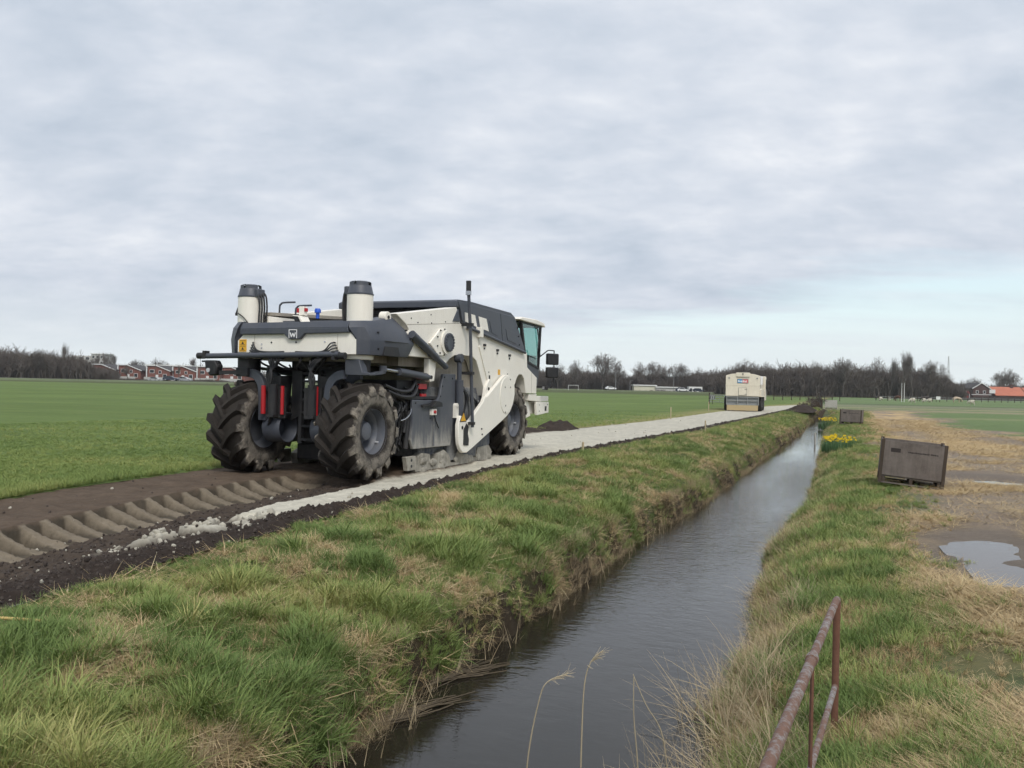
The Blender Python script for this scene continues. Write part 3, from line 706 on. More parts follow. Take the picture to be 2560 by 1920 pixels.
    sc = .005 + .018 * NPR.random(n) ** 3 + .012 * (NPR.random(n) < .04) * NPR.random(n) * 2; sc = sc * np.interp(y, [5, 15, 45], [.9, 1.2, 2.2])
    scatter('soil_clods', np.stack([x, y, zz + sc * .25], 1), NPR.random((n, 3)) * 6.283, sc, np.where((br > .3) | (NPR.random(n) < .03), 3 + (NPR.random(n) * 2).astype(int), (NPR.random(n) * 3).astype(int)), NPR.random(n), S_CLOD, 'crumbs and clods of dark soil strewn over the worked path', 'soil')
    # --- broken cakes of lime-crusted soil where the pale strip ends
    n = 150; ly = -3.8 - 2.4 * NPR.random(n); lx = 2.32 + NPR.normal(0, .16, n) + .06 * (ly + 5); x = RO[0] + lx * math.cos(TH) + ly * math.sin(TH); y = RO[1] - lx * math.sin(TH) + ly * math.cos(TH); zz = path_z_col(x, y)[0]
    sc = .02 + .055 * NPR.random(n) ** 2 * sstep(-7.2, -4.5, ly)
    scatter('lime_cakes', np.stack([x, y, zz + sc * .15], 1), NPR.random((n, 3)) * 6.283, sc, np.where(NPR.random(n) < .7, 3 + (NPR.random(n) * 2).astype(int), (NPR.random(n) * 3).astype(int)), NPR.random(n), S_CLOD, 'broken pale lime-crusted lumps where the spread strip ends', 'soil')
    # --- a few broad-leaved weeds in the near bank
    n = 24; y = 4.6 + 9 * NPR.random(n) ** 1.6; a = soilR(y) + .4; b = wL(y) - .3; x = a + (b - a) * NPR.random(n); z = z_left(x, y)
    scatter('broadleaf_weeds', np.stack([x, y, z + .02], 1), np.stack([0 * x, 0 * x, NPR.random(n) * 6.283], 1), .45 + .3 * NPR.random(n), (NPR.random(n) * 2).astype(int), 0.1 + .2 * NPR.random(n), S_DOCK, 'dark broad-leaved weeds low in the near bank grass', 'weeds')
vegetation()
# ------------------------------------------------------------------ the big soil recycler
M_CREAM = mat_paint('cream_paint', (.88, .845, .76), .40, (.52, .46, .37), .20, 0, 2.2)
M_DARK = mat_paint('slate_paint', (.058, .066, .085), .42, (.20, .19, .175), .22, 0, 2.0)
M_BLACK = mat_paint('black_parts', (.016, .017, .020), .55, (.10, .09, .08), .40, 0, 3.0)
M_DUSTY = mat_paint('dust_caked_steel', (.075, .085, .105), .7, (.44, .42, .37), .95, 0, 2.4, .2)
M_CAKED = mat_paint('mud_caked_steel', (.37, .35, .30), .9, (.09, .08, .066), .95, 0, 6.0, .15)
M_RIM = mat_paint('rim_paint', (.10, .112, .138), .45, (.24, .22, .19), .45, 0, 3.0)
M_RED = mat_paint('red_reflector', (.42, .016, .022), .35, (.30, .05, .05), .3)
M_YEL = mat_paint('yellow_sticker', (.74, .40, .03), .5, (.3, .2, .05), .2)
M_WHITE = mat_plain('white_marking', (.82, .82, .82), .5, 0, .05)
M_HOSE = mat_plain('rubber_hose', (.022, .022, .024), .5, 0, .3)
M_ROD = mat_plain('chrome_rod', (.45, .46, .48), .25, .9, .1)
M_BLUE = mat_plain('blue_cap', (.02, .10, .55), .4)
M_LAMP = mat_plain('lamp_lens', (.55, .56, .58), .15, .3)
M_CREAM_SHADED = mat_paint('cream_shaded', (.40, .36, .30), .6, (.14, .12, .10), .7, 0, 2.4)  # grimy cream darkened for inner faces, their shade put into the colour
def mat_shield():
    m, t, b = mat_new('slate_paint_dusty_foot'); p = t.add('ShaderNodeTexCoord').outputs['Object']; s = t.add('ShaderNodeSeparateXYZ', ins={0: p})
    n1 = t.noise(t.mapping(p, scale=(3, 3, .8)), 3.0, 6, .65); n2 = t.noise(p, 22, 4, .6)
    d = t.math('ADD', s.outputs[2], t.math('MULTIPLY', t.math('SUBTRACT', n1, .5), 1.1))
    f = t.math('MULTIPLY', t.ramp(d, [(.42, .85), (.75, .16), (1.0, .05)]), t.math('ADD', .55, t.math('MULTIPLY', n2, .8)), clamp=True)
    setc(t, b, 'Base Color', t.mix(f, (.058, .066, .085), (.40, .38, .335))); setc(t, b, 'Roughness', t.math('ADD', .42, t.math('MULTIPLY', f, .5))); return m
M_SHIELD = mat_shield()
def mat_tyre():
    m, t, b = mat_new('muddy_tyre')
    p = t.add('ShaderNodeTexCoord').outputs['Object']; s = t.add('ShaderNodeSeparateXYZ', ins={0: p})
    ax = t.math('ABSOLUTE', s.outputs[0])
    r = t.math('SQRT', t.math('ADD', t.math('MULTIPLY', s.outputs[1], s.outputs[1]), t.math('MULTIPLY', s.outputs[2], s.outputs[2])))
    n1 = t.noise(p, 7.0, 6, .7); n2 = t.noise(p, 34.0, 4, .65); n3 = t.noise(p, 2.5, 4, .5)
    sh = t.ramp(t.math('ADD', ax, t.math('MULTIPLY', t.math('SUBTRACT', n1, .5), .07)), [(.325, 0.0), (.352, 1.0)])       # mud on the shoulders and sidewall
    out = t.ramp(t.math('ADD', r, t.math('MULTIPLY', t.math('SUBTRACT', n2, .5), .08)), [(.60, .55), (.74, 1.0)])
    tread = t.mix(n1, (.016, .0135, .0125), (.046, .039, .033))
    side = t.mix(n2, (.045, .042, .039), (.115, .105, .092))
    mud = t.mix(n2, (.13, .112, .09), (.42, .375, .31))
    mk = t.math('MULTIPLY', out, t.ramp(n1, [(.36, 0.1), (.56, 1.0)]))
    c = t.mix(sh, tread, t.mix(mk, side, mud))
    patch = t.ramp(n3, [(.58, 0.0), (.72, .55)])
    c = t.mix(t.math('MULTIPLY', patch, .45), c, (.10, .085, .068))
    setc(t, b, 'Base Color', c); b.inputs['Roughness'].default_value = .85; b.inputs['Specular IOR Level'].default_value = .25
    bump(t, b, t.math('ADD', n2, n1), .5, .015); return m
M_TYRE = mat_tyre()
def mat_glass():
    m, t, b = mat_new('tinted_glass')
    b.inputs['Base Color'].default_value = (.42, .66, .62, 1); b.inputs['Roughness'].default_value = .02
    b.inputs['Transmission Weight'].default_value = 1.0; b.inputs['IOR'].default_value = 1.45
    return m
M_GLASS = mat_glass()
TYRE_R, TYRE_W, RIM_R = .83, .70, .40
def wheel_meshes():
    # tyre carcass: a lathe about x with rounded shoulders, then two staggered rows of curved lugs
    hw = TYRE_W / 2; mb = MB()
    prof = [(RIM_R - .01, -hw + .045), (RIM_R + .06, -hw + .015), (.52, -hw - .005), (.62, -hw + .0), (.69, -hw + .022), (.728, -hw + .07), (.745, -hw + .14), (.752, 0),
            (.745, hw - .14), (.728, hw - .07), (.69, hw - .022), (.62, hw), (.52, hw + .005), (RIM_R + .06, hw - .015), (RIM_R - .01, hw - .045)]
    mb.lathe(prof, axis='x', n=64)
    NL = 14; r = random.Random(3)
    for side in (-1, 1):
        for k in range(NL):
            a0 = 2 * math.pi * (k + (.5 if side > 0 else 0)) / NL + r.uniform(-.012, .012)
            rows = []
            for i in range(8):
                s = i / 7.0
                x = side * (-.055 + (hw + .075) * s)
                # the bar leads at the tread centre and trails towards the shoulder
                da = -.50 * (1 - (1 - s) ** 1.5)
                base = .735 if s < .8 else .735 - (s - .8) * .40
                top = TYRE_R + .004 - (.012 if s < .05 else 0) if s < .86 else TYRE_R - (s - .86) * .75
                wt = .044 + .020 * s; wb = wt + .026
                rows.append((x, da, base - .02, top, wb, wt))
            vs = []
            for (x, da, rb, rt, wb, wt) in rows:
                for rr, off in ((rb, -wb), (rt, -wt), (rt, wt), (rb, wb)):
                    a = a0 + da + off / rr * 1.0
                    vs.append((x, rr * math.cos(a), rr * math.sin(a)))
            fs = []
            for i in range(len(rows) - 1):
                b = i * 4
                for j in range(3): fs.append((b + j, b + j + 1, b + j + 5, b + j + 4))
            fs.append((0, 1, 2, 3)); e = (len(rows) - 1) * 4; fs.append((e + 3, e + 2, e + 1, e))
            mb.add(vs, fs)
            if r.random() < .75:      # lumps of mud stuck at the lug ends
                for q in range(r.randint(1, 3)):
                    a = a0 - .50 + r.uniform(-.13, .13); rr = r.uniform(.66, .76)
                    mb.lump((side * (hw + r.uniform(-.02, .02)), rr * math.cos(a), rr * math.sin(a)), r.uniform(.018, .045), r.random(), 1, (.6, 1, 1))
    tyre = mb.mesh('tyre', M_TYRE, 40)
    rim = MB()
    rim.lathe([(RIM_R + .012, hw - .03), (RIM_R + .012, hw - .055), (RIM_R - .015, hw - .05), (RIM_R - .035, hw - .12), (RIM_R - .03, hw - .2), (RIM_R - .075, hw - .26), (RIM_R - .085, hw - .40), (.27, hw - .43), (.0, hw - .43)], axis='x', n=48)
    rim.lathe([(RIM_R + .012, -hw + .03), (RIM_R + .012, -hw + .055), (RIM_R - .015, -hw + .05), (RIM_R - .035, -hw + .12), (RIM_R - .06, -hw + .2), (.28, -hw + .26), (0, -hw + .26)], axis='x', n=48)
    hub = MB()
    hub.lathe([(0, hw - .16), (.10, hw - .16), (.15, hw - .18), (.165, hw - .21), (.17, hw - .34), (.23, hw - .35), (.24, hw - .43)], axis='x', n=28)
    for k in range(12):
        a = 2 * math.pi * k / 12; hub.cyl((hw - .37, .21 * math.cos(a), .21 * math.sin(a)), (hw - .325, .21 * math.cos(a), .21 * math.sin(a)), .014, 6)
    valve = MB(); valve.tube([(hw - .19, .24, -.26), (hw - .13, .245, -.265)], .022, 10)
    return tyre, rim.mesh('wheel', M_RIM, 40), hub.mesh('hub', M_RIM, 40), valve.mesh('valve_cap', M_LAMP, 40)
WM = wheel_meshes()
def wheel(parent, x, y, z, flip, spin, steer=0.0):
    o = bpy.data.objects.new('wheel', WM[1]); COL.objects.link(o); o.parent = parent; o.location = (x, y, z)
    R = Matrix.Rotation(steer, 3, 'Z') @ Matrix.Rotation(math.pi if flip else 0, 3, 'Z') @ Matrix.Rotation(spin, 3, 'X')
    o.rotation_euler = R.to_euler()
    for nm, me in (('tyre', WM[0]), ('hub', WM[2]), ('valve_cap', WM[3])):
        c = bpy.data.objects.new(nm, me); COL.objects.link(c); c.parent = o
        if nm == 'tyre' and flip: c.rotation_euler = (0, 0, math.pi)
    return o
def bolts(mb, c, r, n, axis, size=.016, depth=.02):
    for k in range(n):
        a = 2 * math.pi * k / n; u, v = r * math.cos(a), r * math.sin(a)
        p = {'x': (c[0], c[1] + u, c[2] + v), 'y': (c[0] + u, c[1], c[2] + v), 'z': (c[0] + u, c[1] + v, c[2])}[axis]
        d = {'x': (depth, 0, 0), 'y': (0, -depth, 0), 'z': (0, 0, depth)}[axis]
        mb.cyl(p, tuple(p[i] + d[i] for i in range(3)), size, 6)
def recycler():
    root = empty('soil_recycler', tuple(RO), -TH)
    tag(root, 'huge cream and slate wheeled soil recycler on the path, seen from behind', 'construction vehicle')
    SMALL = {'bolt_head', 'bolt_hole', 'seam', 'pictogram', 'letter', 'latch', 'beam_joint', 'skid_shoe', 'deck_side', 'wheel_leg', 'wiper', 'camera_arm', 'hydraulic_block', 'red_handle'}
    def B(mb, n, m, p=root, bev=.0, sm=35):
        o = mb.build(n, m, p, bev, sm)
        if n in SMALL: o['kind'] = 'stuff'
        return o
    # ---- wheels
    wheel(root, 1.15, 0, .825, False, .22); wheel(root, -1.15, 0, .825, True, 1.1, 0); wheel(root, 1.10, 6.3, .825, False, .6); wheel(root, -1.10, 6.3, .825, True, .3)
    # ---- rear deck: cream plate, slate bumper wrap, warning sticker, emblem
    mb = MB(); mb.prism([(-1.22, 2.15), (1.29, 2.13), (1.29, 2.40), (1.17, 2.50), (-1.10, 2.47), (-1.22, 2.36)], 'y', -.34, -.24)
    plate = B(mb, 'rear_plate', M_CREAM, bev=.006)
    s = MB()
    for sx in (-.84, .92): s.box(sx - .003, sx + .003, -.3432, -.335, 2.15, 2.475)
    B(s, 'seam', M_CREAM_SHADED, plate)
    hb = MB()
    for x, z in ((-.47, 2.33), (.06, 2.335)): hb.cyl((x, -.346, z), (x, -.33, z), .017, 10)
    B(hb, 'bolt_hole', M_BLACK, plate)
    hb = MB()
    for x, z in ((-.68, 2.30), (-.68, 2.235), (.66, 2.345), (.82, 2.315)): hb.cyl((x, -.352, z), (x, -.33, z), .015, 8)
    B(hb, 'bolt_head', M_LAMP, plate)
    mb = MB(); mb.box(-1.185, -1.02, -.3465, -.338, 2.165, 2.385); st = B(mb, 'warning_sticker', M_YEL, plate)
    mk = MB()
    for z0, z1 in ((2.285, 2.365), (2.185, 2.265)):
        mk.box(-1.165, -1.04, -.348, -.3462, z1 - .006, z1); mk.box(-1.165, -1.04, -.348, -.3462, z0, z0 + .006)
        mk.prism([(-1.13, z0 + .015), (-1.075, z0 + .015), (-1.1025, z1 - .015)], 'y', -.348, -.3462)
    B(mk, 'pictogram', M_BLACK, st)
    # slate lip across the back, with the drop for the emblem
    mb = MB(); mb.prism([(-1.12, 2.47), (-.16, 2.475), (-.06, 2.385), (.17, 2.385), (.27, 2.48), (1.17, 2.50), (1.15, 2.585), (-1.12, 2.565)], 'y', -.40, -.25)
    B(mb, 'rear_bumper', M_DARK, bev=.012)
    mb = MB(); mb.add([(-1.12, -.40, 2.57), (1.15, -.40, 2.59), (1.15, -.34, 2.70), (-1.12, -.34, 2.68), (1.15, -.1, 2.70), (-1.12, -.1, 2.68), (-1.12, -.1, 2.5), (1.15, -.1, 2.5), (-1.12, -.36, 2.5), (1.15, -.36, 2.5)],
                     [(0, 1, 2, 3), (3, 2, 4, 5), (5, 4, 7, 6), (0, 3, 5, 6, 8), (1, 9, 7, 4, 2), (8, 6, 7, 9), (0, 8, 9, 1)])
    B(mb, 'bumper_top', M_DARK, bev=.008)
    em = MB(); x0, x1, z0, z1 = -.055, .12, 2.40, 2.555; y = -.4045; w = .013
    em.box(x0, x1, y, -.395, z1 - w, z1); em.box(x0, x0 + w, y, -.395, z0, z1 - w - .001); em.box(x1 - w, x1, y, -.395, z0, z1 - w - .001)
    e = B(em, 'emblem', M_WHITE)
    em = MB(); cx = (x0 + x1) / 2
    for a, b in (((-.055, .10), (-.028, .022)), ((-.028, .022), (0, .088)), ((0, .088), (.028, .022)), ((.028, .022), (.055, .10))):
        em.bar((cx + a[0], y + .003, z0 + a[1]), (cx + b[0], y + .003, z0 + b[1]), .010, .017)
    B(em, 'letter', M_WHITE, e, 0, None)
    # slate corner wraps, left and right
    for sg in (1, -1):
        mb = MB(); X = lambda v: sg * v
        lo = [(1.29, -.335), (1.47, -.20), (1.56, .05), (1.57, .75), (1.50, 1.02)]       # outline at the bottom edge
        mi = [(1.29, -.345), (1.49, -.21), (1.60, .05), (1.61, .85), (1.54, 1.17)]
        hi = [(1.17, -.405), (1.40, -.26), (1.53, -.02), (1.54, .62), (1.46, .98)]
        tp = [(1.15, -.345), (1.33, -.21), (1.42, -.01), (1.42, .55), (1.38, .62)]
        inn = [(1.10, -.1), (1.20, .0), (1.25, .1), (1.25, .55), (1.25, .62)]
        zz = [(2.13, lo), (2.37, mi), (2.40, mi), (2.585, hi), (2.70, tp), (2.72, inn)]
        vs = []
        for z, l in zz:
            for i, (a, b_) in enumerate(l): vs.append((X(a), b_, z + (.045 * i / 4 if z > 2.5 else 0) + (.10 if (z > 2.6 and i >= 3) else 0)))
        n = 5; fs = []
        for r_ in range(len(zz) - 1):
            for i in range(n - 1): fs.append((r_ * n + i, r_ * n + i + 1, (r_ + 1) * n + i + 1, (r_ + 1) * n + i))
        fs.append(tuple(r_ * n + n - 1 for r_ in range(len(zz)))); fs.append(tuple(r_ * n for r_ in range(len(zz)))[::-1])
        fs.append(tuple(range(n)) ); fs.append(tuple((len(zz) - 1) * n + i for i in range(n))[::-1])
        mb.add(vs, fs); wrap = B(mb, 'corner_cover', M_DARK, bev=.010, sm=28)
        rc = MB(); rc.prism([(.05, 2.135), (.08, 2.29), (.52, 2.29), (.58, 2.135)], 'x', X(1.52), X(1.60)); B(rc, 'recess', M_BLACK, wrap)
        sm_ = MB()
        for (yy, z, xx) in ((-.06, 2.52, 1.545), (.95, 2.62, 1.50), (1.0, 2.46, 1.572), (.86, 2.26, 1.565), (-.05, 2.24, 1.555)): sm_.cyl((X(xx - .02), yy, z), (X(xx + .012), yy, z), .016, 8)
        B(sm_, 'bolt_head', M_BLACK, wrap)
        ln = MB(); ln.box(min(X(1.585), X(1.614)), max(X(1.585), X(1.614)), .06, .84, 2.372, 2.384); B(ln, 'crease', M_BLACK, wrap)
    # deck floor, inner rails, cover on top
    mb = MB(); mb.box(-1.35, 1.35, -.2, 3.0, 2.46, 2.62); B(mb, 'deck', M_CREAM)
    mb = MB(); mb.box(-1.40, -1.34, .25, 3.0, 2.62, 2.93); mb.box(-1.0, -.94, .15, 2.2, 2.66, 2.84); B(mb, 'deck_side', M_CREAM, bev=.005)
    mb = MB(); mb.prism([(.25, 2.86), (3.0, 2.99), (3.0, 3.05), (.25, 2.92)], 'x', -1.34, -.95); B(mb, 'grab_plate', M_CREAM_SHADED)
    mb = MB(); mb.prism([(.5, 2.72), (3.0, 2.90), (3.0, 2.96), (.5, 2.78)], 'x', -.9, .85); B(mb, 'top_flap', M_DARK, bev=.005)
    mb = MB(); mb.prism([(.85, 2.80), (3.0, 2.96), (3.0, 3.0), (.85, 2.83)], 'x', -.55, .3); B(mb, 'walkway_grid', M_BLACK)
    mb = MB()
    for (x, yy) in ((-1.18, .75), (-.78, .72)):
        pts = [(x, yy, 2.70), (x, yy, 3.06), (x + .03, yy, 3.12), (x + .09, yy, 3.15), (x + .36, yy, 3.155)]
        if yy == .72: pts = [(q[0], q[1], q[2] - .07) for q in pts]
        m2 = MB(); m2.tube(smoothpath(pts, 4), .018, 8); B(m2, 'grab_rail', M_DARK)
    mb = MB(); mb.prism([(-.44, 2.86), (-.27, 2.845), (-.16, 2.66), (-.33, 2.66)], 'y', .18, .42); B(mb, 'lamp_bracket', M_CREAM, bev=.006)
    mb = MB(); mb.prism([(-.425, 2.84), (-.31, 2.83), (-.21, 2.67), (-.32, 2.67)], 'y', .165, .179); B(mb, 'bracket_recess', M_BLACK)
    mb = MB(); mb.box(-.34, -.24, .24, .36, 2.86, 3.02); bx = B(mb, 'signal_box', M_CREAM, bev=.008)
    mb = MB(); mb.cyl((-.385, .30, 2.91), (-.385, .30, 2.99), .042, 14); B(mb, 'red_lamp', M_RED, bx)
    mb = MB(); mb.box(-.235, -.215, .26, .34, 2.93, 2.99); B(mb, 'red_lens', M_RED, bx)
    mb = MB(); mb.lathe([(0, 3.035), (.045, 3.03), (.06, 3.0), (.06, 2.95), (.035, 2.95), (.035, 2.84), (0, 2.84)], (-.32, .78, 0), 'z', 16); B(mb, 'filler_cap', M_BLUE)
    mb = MB(); mb.cyl((1.30, .42, 2.82), (1.44, .42, 2.82), .10, 20); o = B(mb, 'hinge_roller', M_CREAM, bev=.006)
    mb = MB(); mb.cyl((1.441, .42, 2.82), (1.455, .42, 2.82), .03, 10); B(mb, 'roller_pin', M_BLACK, o)
    # ---- steering towers: cream columns with notched slate caps
    for sg in (1, -1):
        cx, cy = (1.14, -.02) if sg > 0 else (-1.22, -.02)
        mb = MB(); mb.lathe([(0, 2.05), (.225, 2.05), (.225, 3.17), (.21, 3.19), (0, 3.19)], (cx, cy, 0), 'z', 40); tw = B(mb, 'steering_tower', M_CREAM)
        cp = MB()
        cp.lathe([(.232, 3.165), (.232, 3.19), (.222, 3.20), (.195, 3.315), (.185, 3.33), (.0, 3.33)], (cx, cy, 0), 'z', 40)
        for a0 in (0.35, 2.0, 3.6, 5.0):
            cp.lathe([(.19, 3.30), (.185, 3.385), (.15, 3.40), (.10, 3.395), (.10, 3.30), (.19, 3.30)], (cx, cy, 0), 'z', 10, a0 - .1, a0 + 1.1)
        B(cp, 'tower_cap', M_DARK, tw)
        sd = -1 if sg > 0 else 1
        lg = MB(); lg.obox((cx + sd * .215, cy - .02, 3.24), (.09, .2, .15)); B(lg, 'cable_outlet', M_DARK, tw, .02)
        for k in range(4):
            dx = sd * (.20 + .015 * k); yy = cy - .10 + .05 * k
            h = MB(); h.tube(smoothpath([(cx + dx, yy, 3.26), (cx + dx + sd * .06, yy, 3.18), (cx + dx + sd * .085, yy, 2.98), (cx + dx + sd * .075, yy, 2.80), (cx + dx + sd * .07, yy, 2.62)], 4), .016, 6); B(h, 'hose', M_HOSE, tw)
        cl = MB(); cl.lathe([(0, 2.06), (.25, 2.06), (.25, 2.12), (0, 2.12)], (cx, cy, 0), 'z', 32); B(cl, 'tower_collar', M_CREAM, tw)
        # swivelling column, curved leg and hub housing that carry the wheel
        col = MB(); col.lathe([(0, 2.059), (.205, 2.059), (.205, 1.80), (.16, 1.78), (0, 1.78)], (cx, cy, 0), 'z', 32); B(col, 'swivel_column', M_BLACK)
        leg = MB(); X = lambda v: sg * v
        ctr = smoothpath([(1.02, 0, 1.79), (.86, 0, 1.75), (.74, 0, 1.62), (.70, 0, 1.42), (.69, 0, 1.2), (.69, 0, .95)], 4)
        poly = []
        for i, p in enumerate(ctr):
            d = (ctr[min(i + 1, len(ctr) - 1)] - ctr[max(i - 1, 0)]).normalized(); nrm = Vector((-d.z, 0, d.x)); poly.append((X((p + nrm * .075).x), (p + nrm * .075).z))
        for i in range(len(ctr) - 1, -1, -1):
            p = ctr[i]; d = (ctr[min(i + 1, len(ctr) - 1)] - ctr[max(i - 1, 0)]).normalized(); nrm = Vector((-d.z, 0, d.x)); poly.append((X((p - nrm * .075).x), (p - nrm * .075).z))
        for ya, yb in ((-.30, -.20), (.20, .30)): leg.prism(poly, 'y', ya, yb)
        lg_o = B(leg, 'wheel_leg', M_DARK, bev=.008)
        web = MB(); web.prism([(X(.60), 1.0), (X(.78), 1.0), (X(.86), 1.60), (X(.62), 1.74), (X(.42), 1.75), (X(.45), 1.3)], 'y', -.12, .2); B(web, 'leg_web', M_BLACK, lg_o)
        hs = MB(); hs.lathe([(.0, X(.72)), (.24, X(.72)), (.27, X(.70)), (.27, X(.34)), (.262, X(.325)), (.25, X(.33)), (.24, X(.345)), (.23, X(.60)), (0, X(.62))], (0, 0, .825), 'x', 36); B(hs, 'hub_housing', M_DARK)
        for (xx, yy, rr_) in (((.62, -.34, .043), (.24, -.30, .032)) if sg < 0 else ((.47, -.30, .042),)):
            rd = MB(); rd.tube([(X(xx), yy, 1.07), (X(xx), yy, 1.57)], rr_, 14); B(rd, 'red_marker_tube', M_RED)
        cy_ = MB(); cy_.cyl((X(.42), -.33, 1.06), (X(.42), -.33, 1.60), .085, 16); cy_.box(min(X(.50), X(.34)), max(X(.50), X(.34)), -.42, -.24, 1.02, 1.06); B(cy_, 'lift_cylinder', M_BLACK)
        gd = MB(); gd.box(min(X(.56), X(.20)), max(X(.56), X(.20)), -.27, -.23, 1.0, 1.55); B(gd, 'cylinder_guard', M_BLACK)
        for k in range(3):
            h = MB(); q = .05 * k
            h.tube(smoothpath([(X(.55 - q), -.22, 2.08), (X(.46 - q), -.36, 1.92), (X(.40 + q), -.40, 1.72), (X(.46), -.38, 1.5), (X(.46 - q), -.3, 1.25), (X(.52), -.28 + q, .95), (X(.62), -.2, .80)], 5), .02 + .006 * (k == 0), 7); B(h, 'hose', M_HOSE)
    mb = MB(); mb.obox((-1.47, -.06, 2.93), (.05, .06, .10), (0, .3, .4)); mb.obox((-1.44, -.08, 2.86), (.09, .09, .05)); B(mb, 'tower_sensor', M_BLACK)
    h = MB(); h.tube(smoothpath([(-1.42, -.10, 2.87), (-1.30, -.25, 2.86), (-1.16, -.27, 2.78), (-1.06, -.24, 2.66)], 5), .010, 6); B(h, 'cable', M_HOSE)
    # bracket plate of the right-hand tower and the steering cylinders
    mb = MB(); mb.prism([(1.02, 2.05), (1.30, 2.05), (1.37, 1.84), (1.52, 1.82), (1.52, 1.78), (1.02, 1.78)], 'y', -.26, -.08); B(mb, 'steering_bracket', M_DARK, bev=.012)
    for sg in (1, -1):
        mb = MB(); mb.bar((sg * 1.44, -.15, 1.80), (sg * 1.44, .30, 1.85), .09, .05); B(mb, 'steering_arm', M_DARK)
        mb = MB(); mb.cyl((sg * 1.44, .32, 1.90), (sg * 1.44, .95, 1.86), .032, 12); rod = B(mb, 'steering_rod', M_ROD)
        mb = MB(); mb.cyl((sg * 1.44, .28, 1.86), (sg * 1.44, .28, 1.96), .07, 14); B(mb, 'rod_eye', M_DARK, rod)
        mb = MB(); mb.cyl((sg * 1.44, .80, 1.87), (sg * 1.44, 1.90, 1.79), .072, 18); B(mb, 'steering_cylinder', M_DARK)
        mb = MB(); mb.prism([(1.84, 2.14), (2.14, 2.14), (2.06, 1.72), (1.90, 1.70), (1.84, 1.78)], 'x', sg * 1.38, sg * 1.50); lug = B(mb, 'cylinder_lug', M_CREAM, bev=.01)
        mb = MB(); mb.cyl((sg * 1.36, 1.93, 1.79), (sg * 1.515, 1.93, 1.79), .035, 12); B(mb, 'pin', M_BLACK, lug)
        mb = MB(); mb.cyl((sg * 1.56, 1.05, 2.56), (sg * 1.56, 2.00, 2.17), .075, 16); B(mb, 'tie_cylinder', M_DARK, None or root)
        mb = MB(); mb.cyl((sg * 1.56, 1.95, 2.19), (sg * 1.56, 2.42, 2.0), .055, 14); B(mb, 'tie_rod', M_DARK)
    # long folded beam across the rear with its hoses and a camera head at the end
    mb = MB(); mb.tube([(-1.86, -.50, 2.075), (1.08, -.52, 2.125)], .048, 16); bm_ = B(mb, 'rear_beam', M_DARK)
    mb = MB()
    for x in (-1.93, 1.10): mb.cyl((x - .05, -.50, 2.08 + .02 * (x > 0)), (x + .09, -.50, 2.08 + .02 * (x > 0)), .058, 14)
    for x in (-1.80, .98): mb.box(x - .03, x + .03, -.56, -.44, 2.03, 2.17)
    B(mb, 'beam_joint', M_BLACK, bm_)
    mb = MB(); mb.prism([(-1.78, 2.0), (-1.55, 2.0), (-1.48, 1.9), (-1.52, 1.74), (-1.66, 1.72), (-1.76, 1.84)], 'y', -.56, -.40); cm = B(mb, 'camera_head', M_BLACK, bev=.02)
    mb = MB(); mb.cyl((-1.68, -.575, 1.82), (-1.68, -.55, 1.82), .04, 14); B(mb, 'lens', M_LAMP, cm)
    mb = MB(); mb.bar((-1.5, -.48, 1.78), (-1.08, -.32, 1.80), .06, .07); mb.bar((-1.9, -.48, 1.98), (-1.5, -.48, 1.98), .03, .03); B(mb, 'camera_arm', M_BLACK)
    mb = MB(); mb.obox((-1.10, -.30, 1.80), (.26, .14, .16)); B(mb, 'arm_clamp', M_BLACK, bev=.015)
    r = random.Random(5)
    for side, x0 in ((-1, -.86), (1, .88)):
        for k in range(5):
            z0 = 2.33 - .045 * k; x = x0 + side * .02 * k
            h = MB(); h.tube(smoothpath([(x, -.35, z0), (x - side * .05, -.42, z0 - .02), (x - side * .16, -.44, 2.19 - .01 * k), (x - side * .36, -.44, 2.16), (x - side * .75, -.45, 2.165 - .008 * k)], 5), .013, 6); B(h, 'hose', M_HOSE)
    # underside clutter behind the beam
    for k in range(14):
        x = r.uniform(-.95, .95); h = MB()
        h.tube(smoothpath([(x, -.12, 2.12), (x + r.uniform(-.15, .15), -.2 + r.uniform(-.1, .1), 1.98), (x + r.uniform(-.3, .3), .0, 1.9 + r.uniform(-.1, .1)), (x + r.uniform(-.5, .5), .5, 1.95)], 5), r.uniform(.012, .024), 6); B(h, 'hose', M_HOSE)
    # ---- frame under the deck, ladder gate and belly
    mb = MB(); mb.box(-.95, .95, -.05, 2.2, 2.02, 2.46); mb.box(-1.2, 1.2, 1.2, 2.6, 1.98, 2.46); B(mb, 'rear_frame', M_CREAM_SHADED)
    mb = MB(); mb.box(-.42, .42, .18, 1.9, 1.80, 2.02); B(mb, 'frame_beam', M_BLACK)
    for x in (-.10, .30):
        mb = MB(); mb.box(x - .035, x + .035, .02, .10, .55, 1.85); B(mb, 'ladder_post', M_BLACK)
    for z in (.62, .86, 1.10, 1.34, 1.50, 1.66, 1.80):
        mb = MB(); mb.box(-.08, .28, .03, .08, z - .02, z + .02); B(mb, 'ladder_rung', M_BLACK)
    mb = MB(); mb.box(.09, .12, .04, .07, 1.1, 1.8); B(mb, 'ladder_stile', M_BLACK)
    mb = MB(); mb.prism([(-.35, .95), (-.15, 1.05), (-.15, 1.85), (-.35, 1.85)], 'y', .10, .16); B(mb, 'guard_plate', M_BLACK); mb = MB(); mb.prism([(.36, 1.85), (.56, 1.85), (.56, 1.2), (.46, .95), (.36, 1.1)], 'y', .10, .16); B(mb, 'guard_plate', M_BLACK)
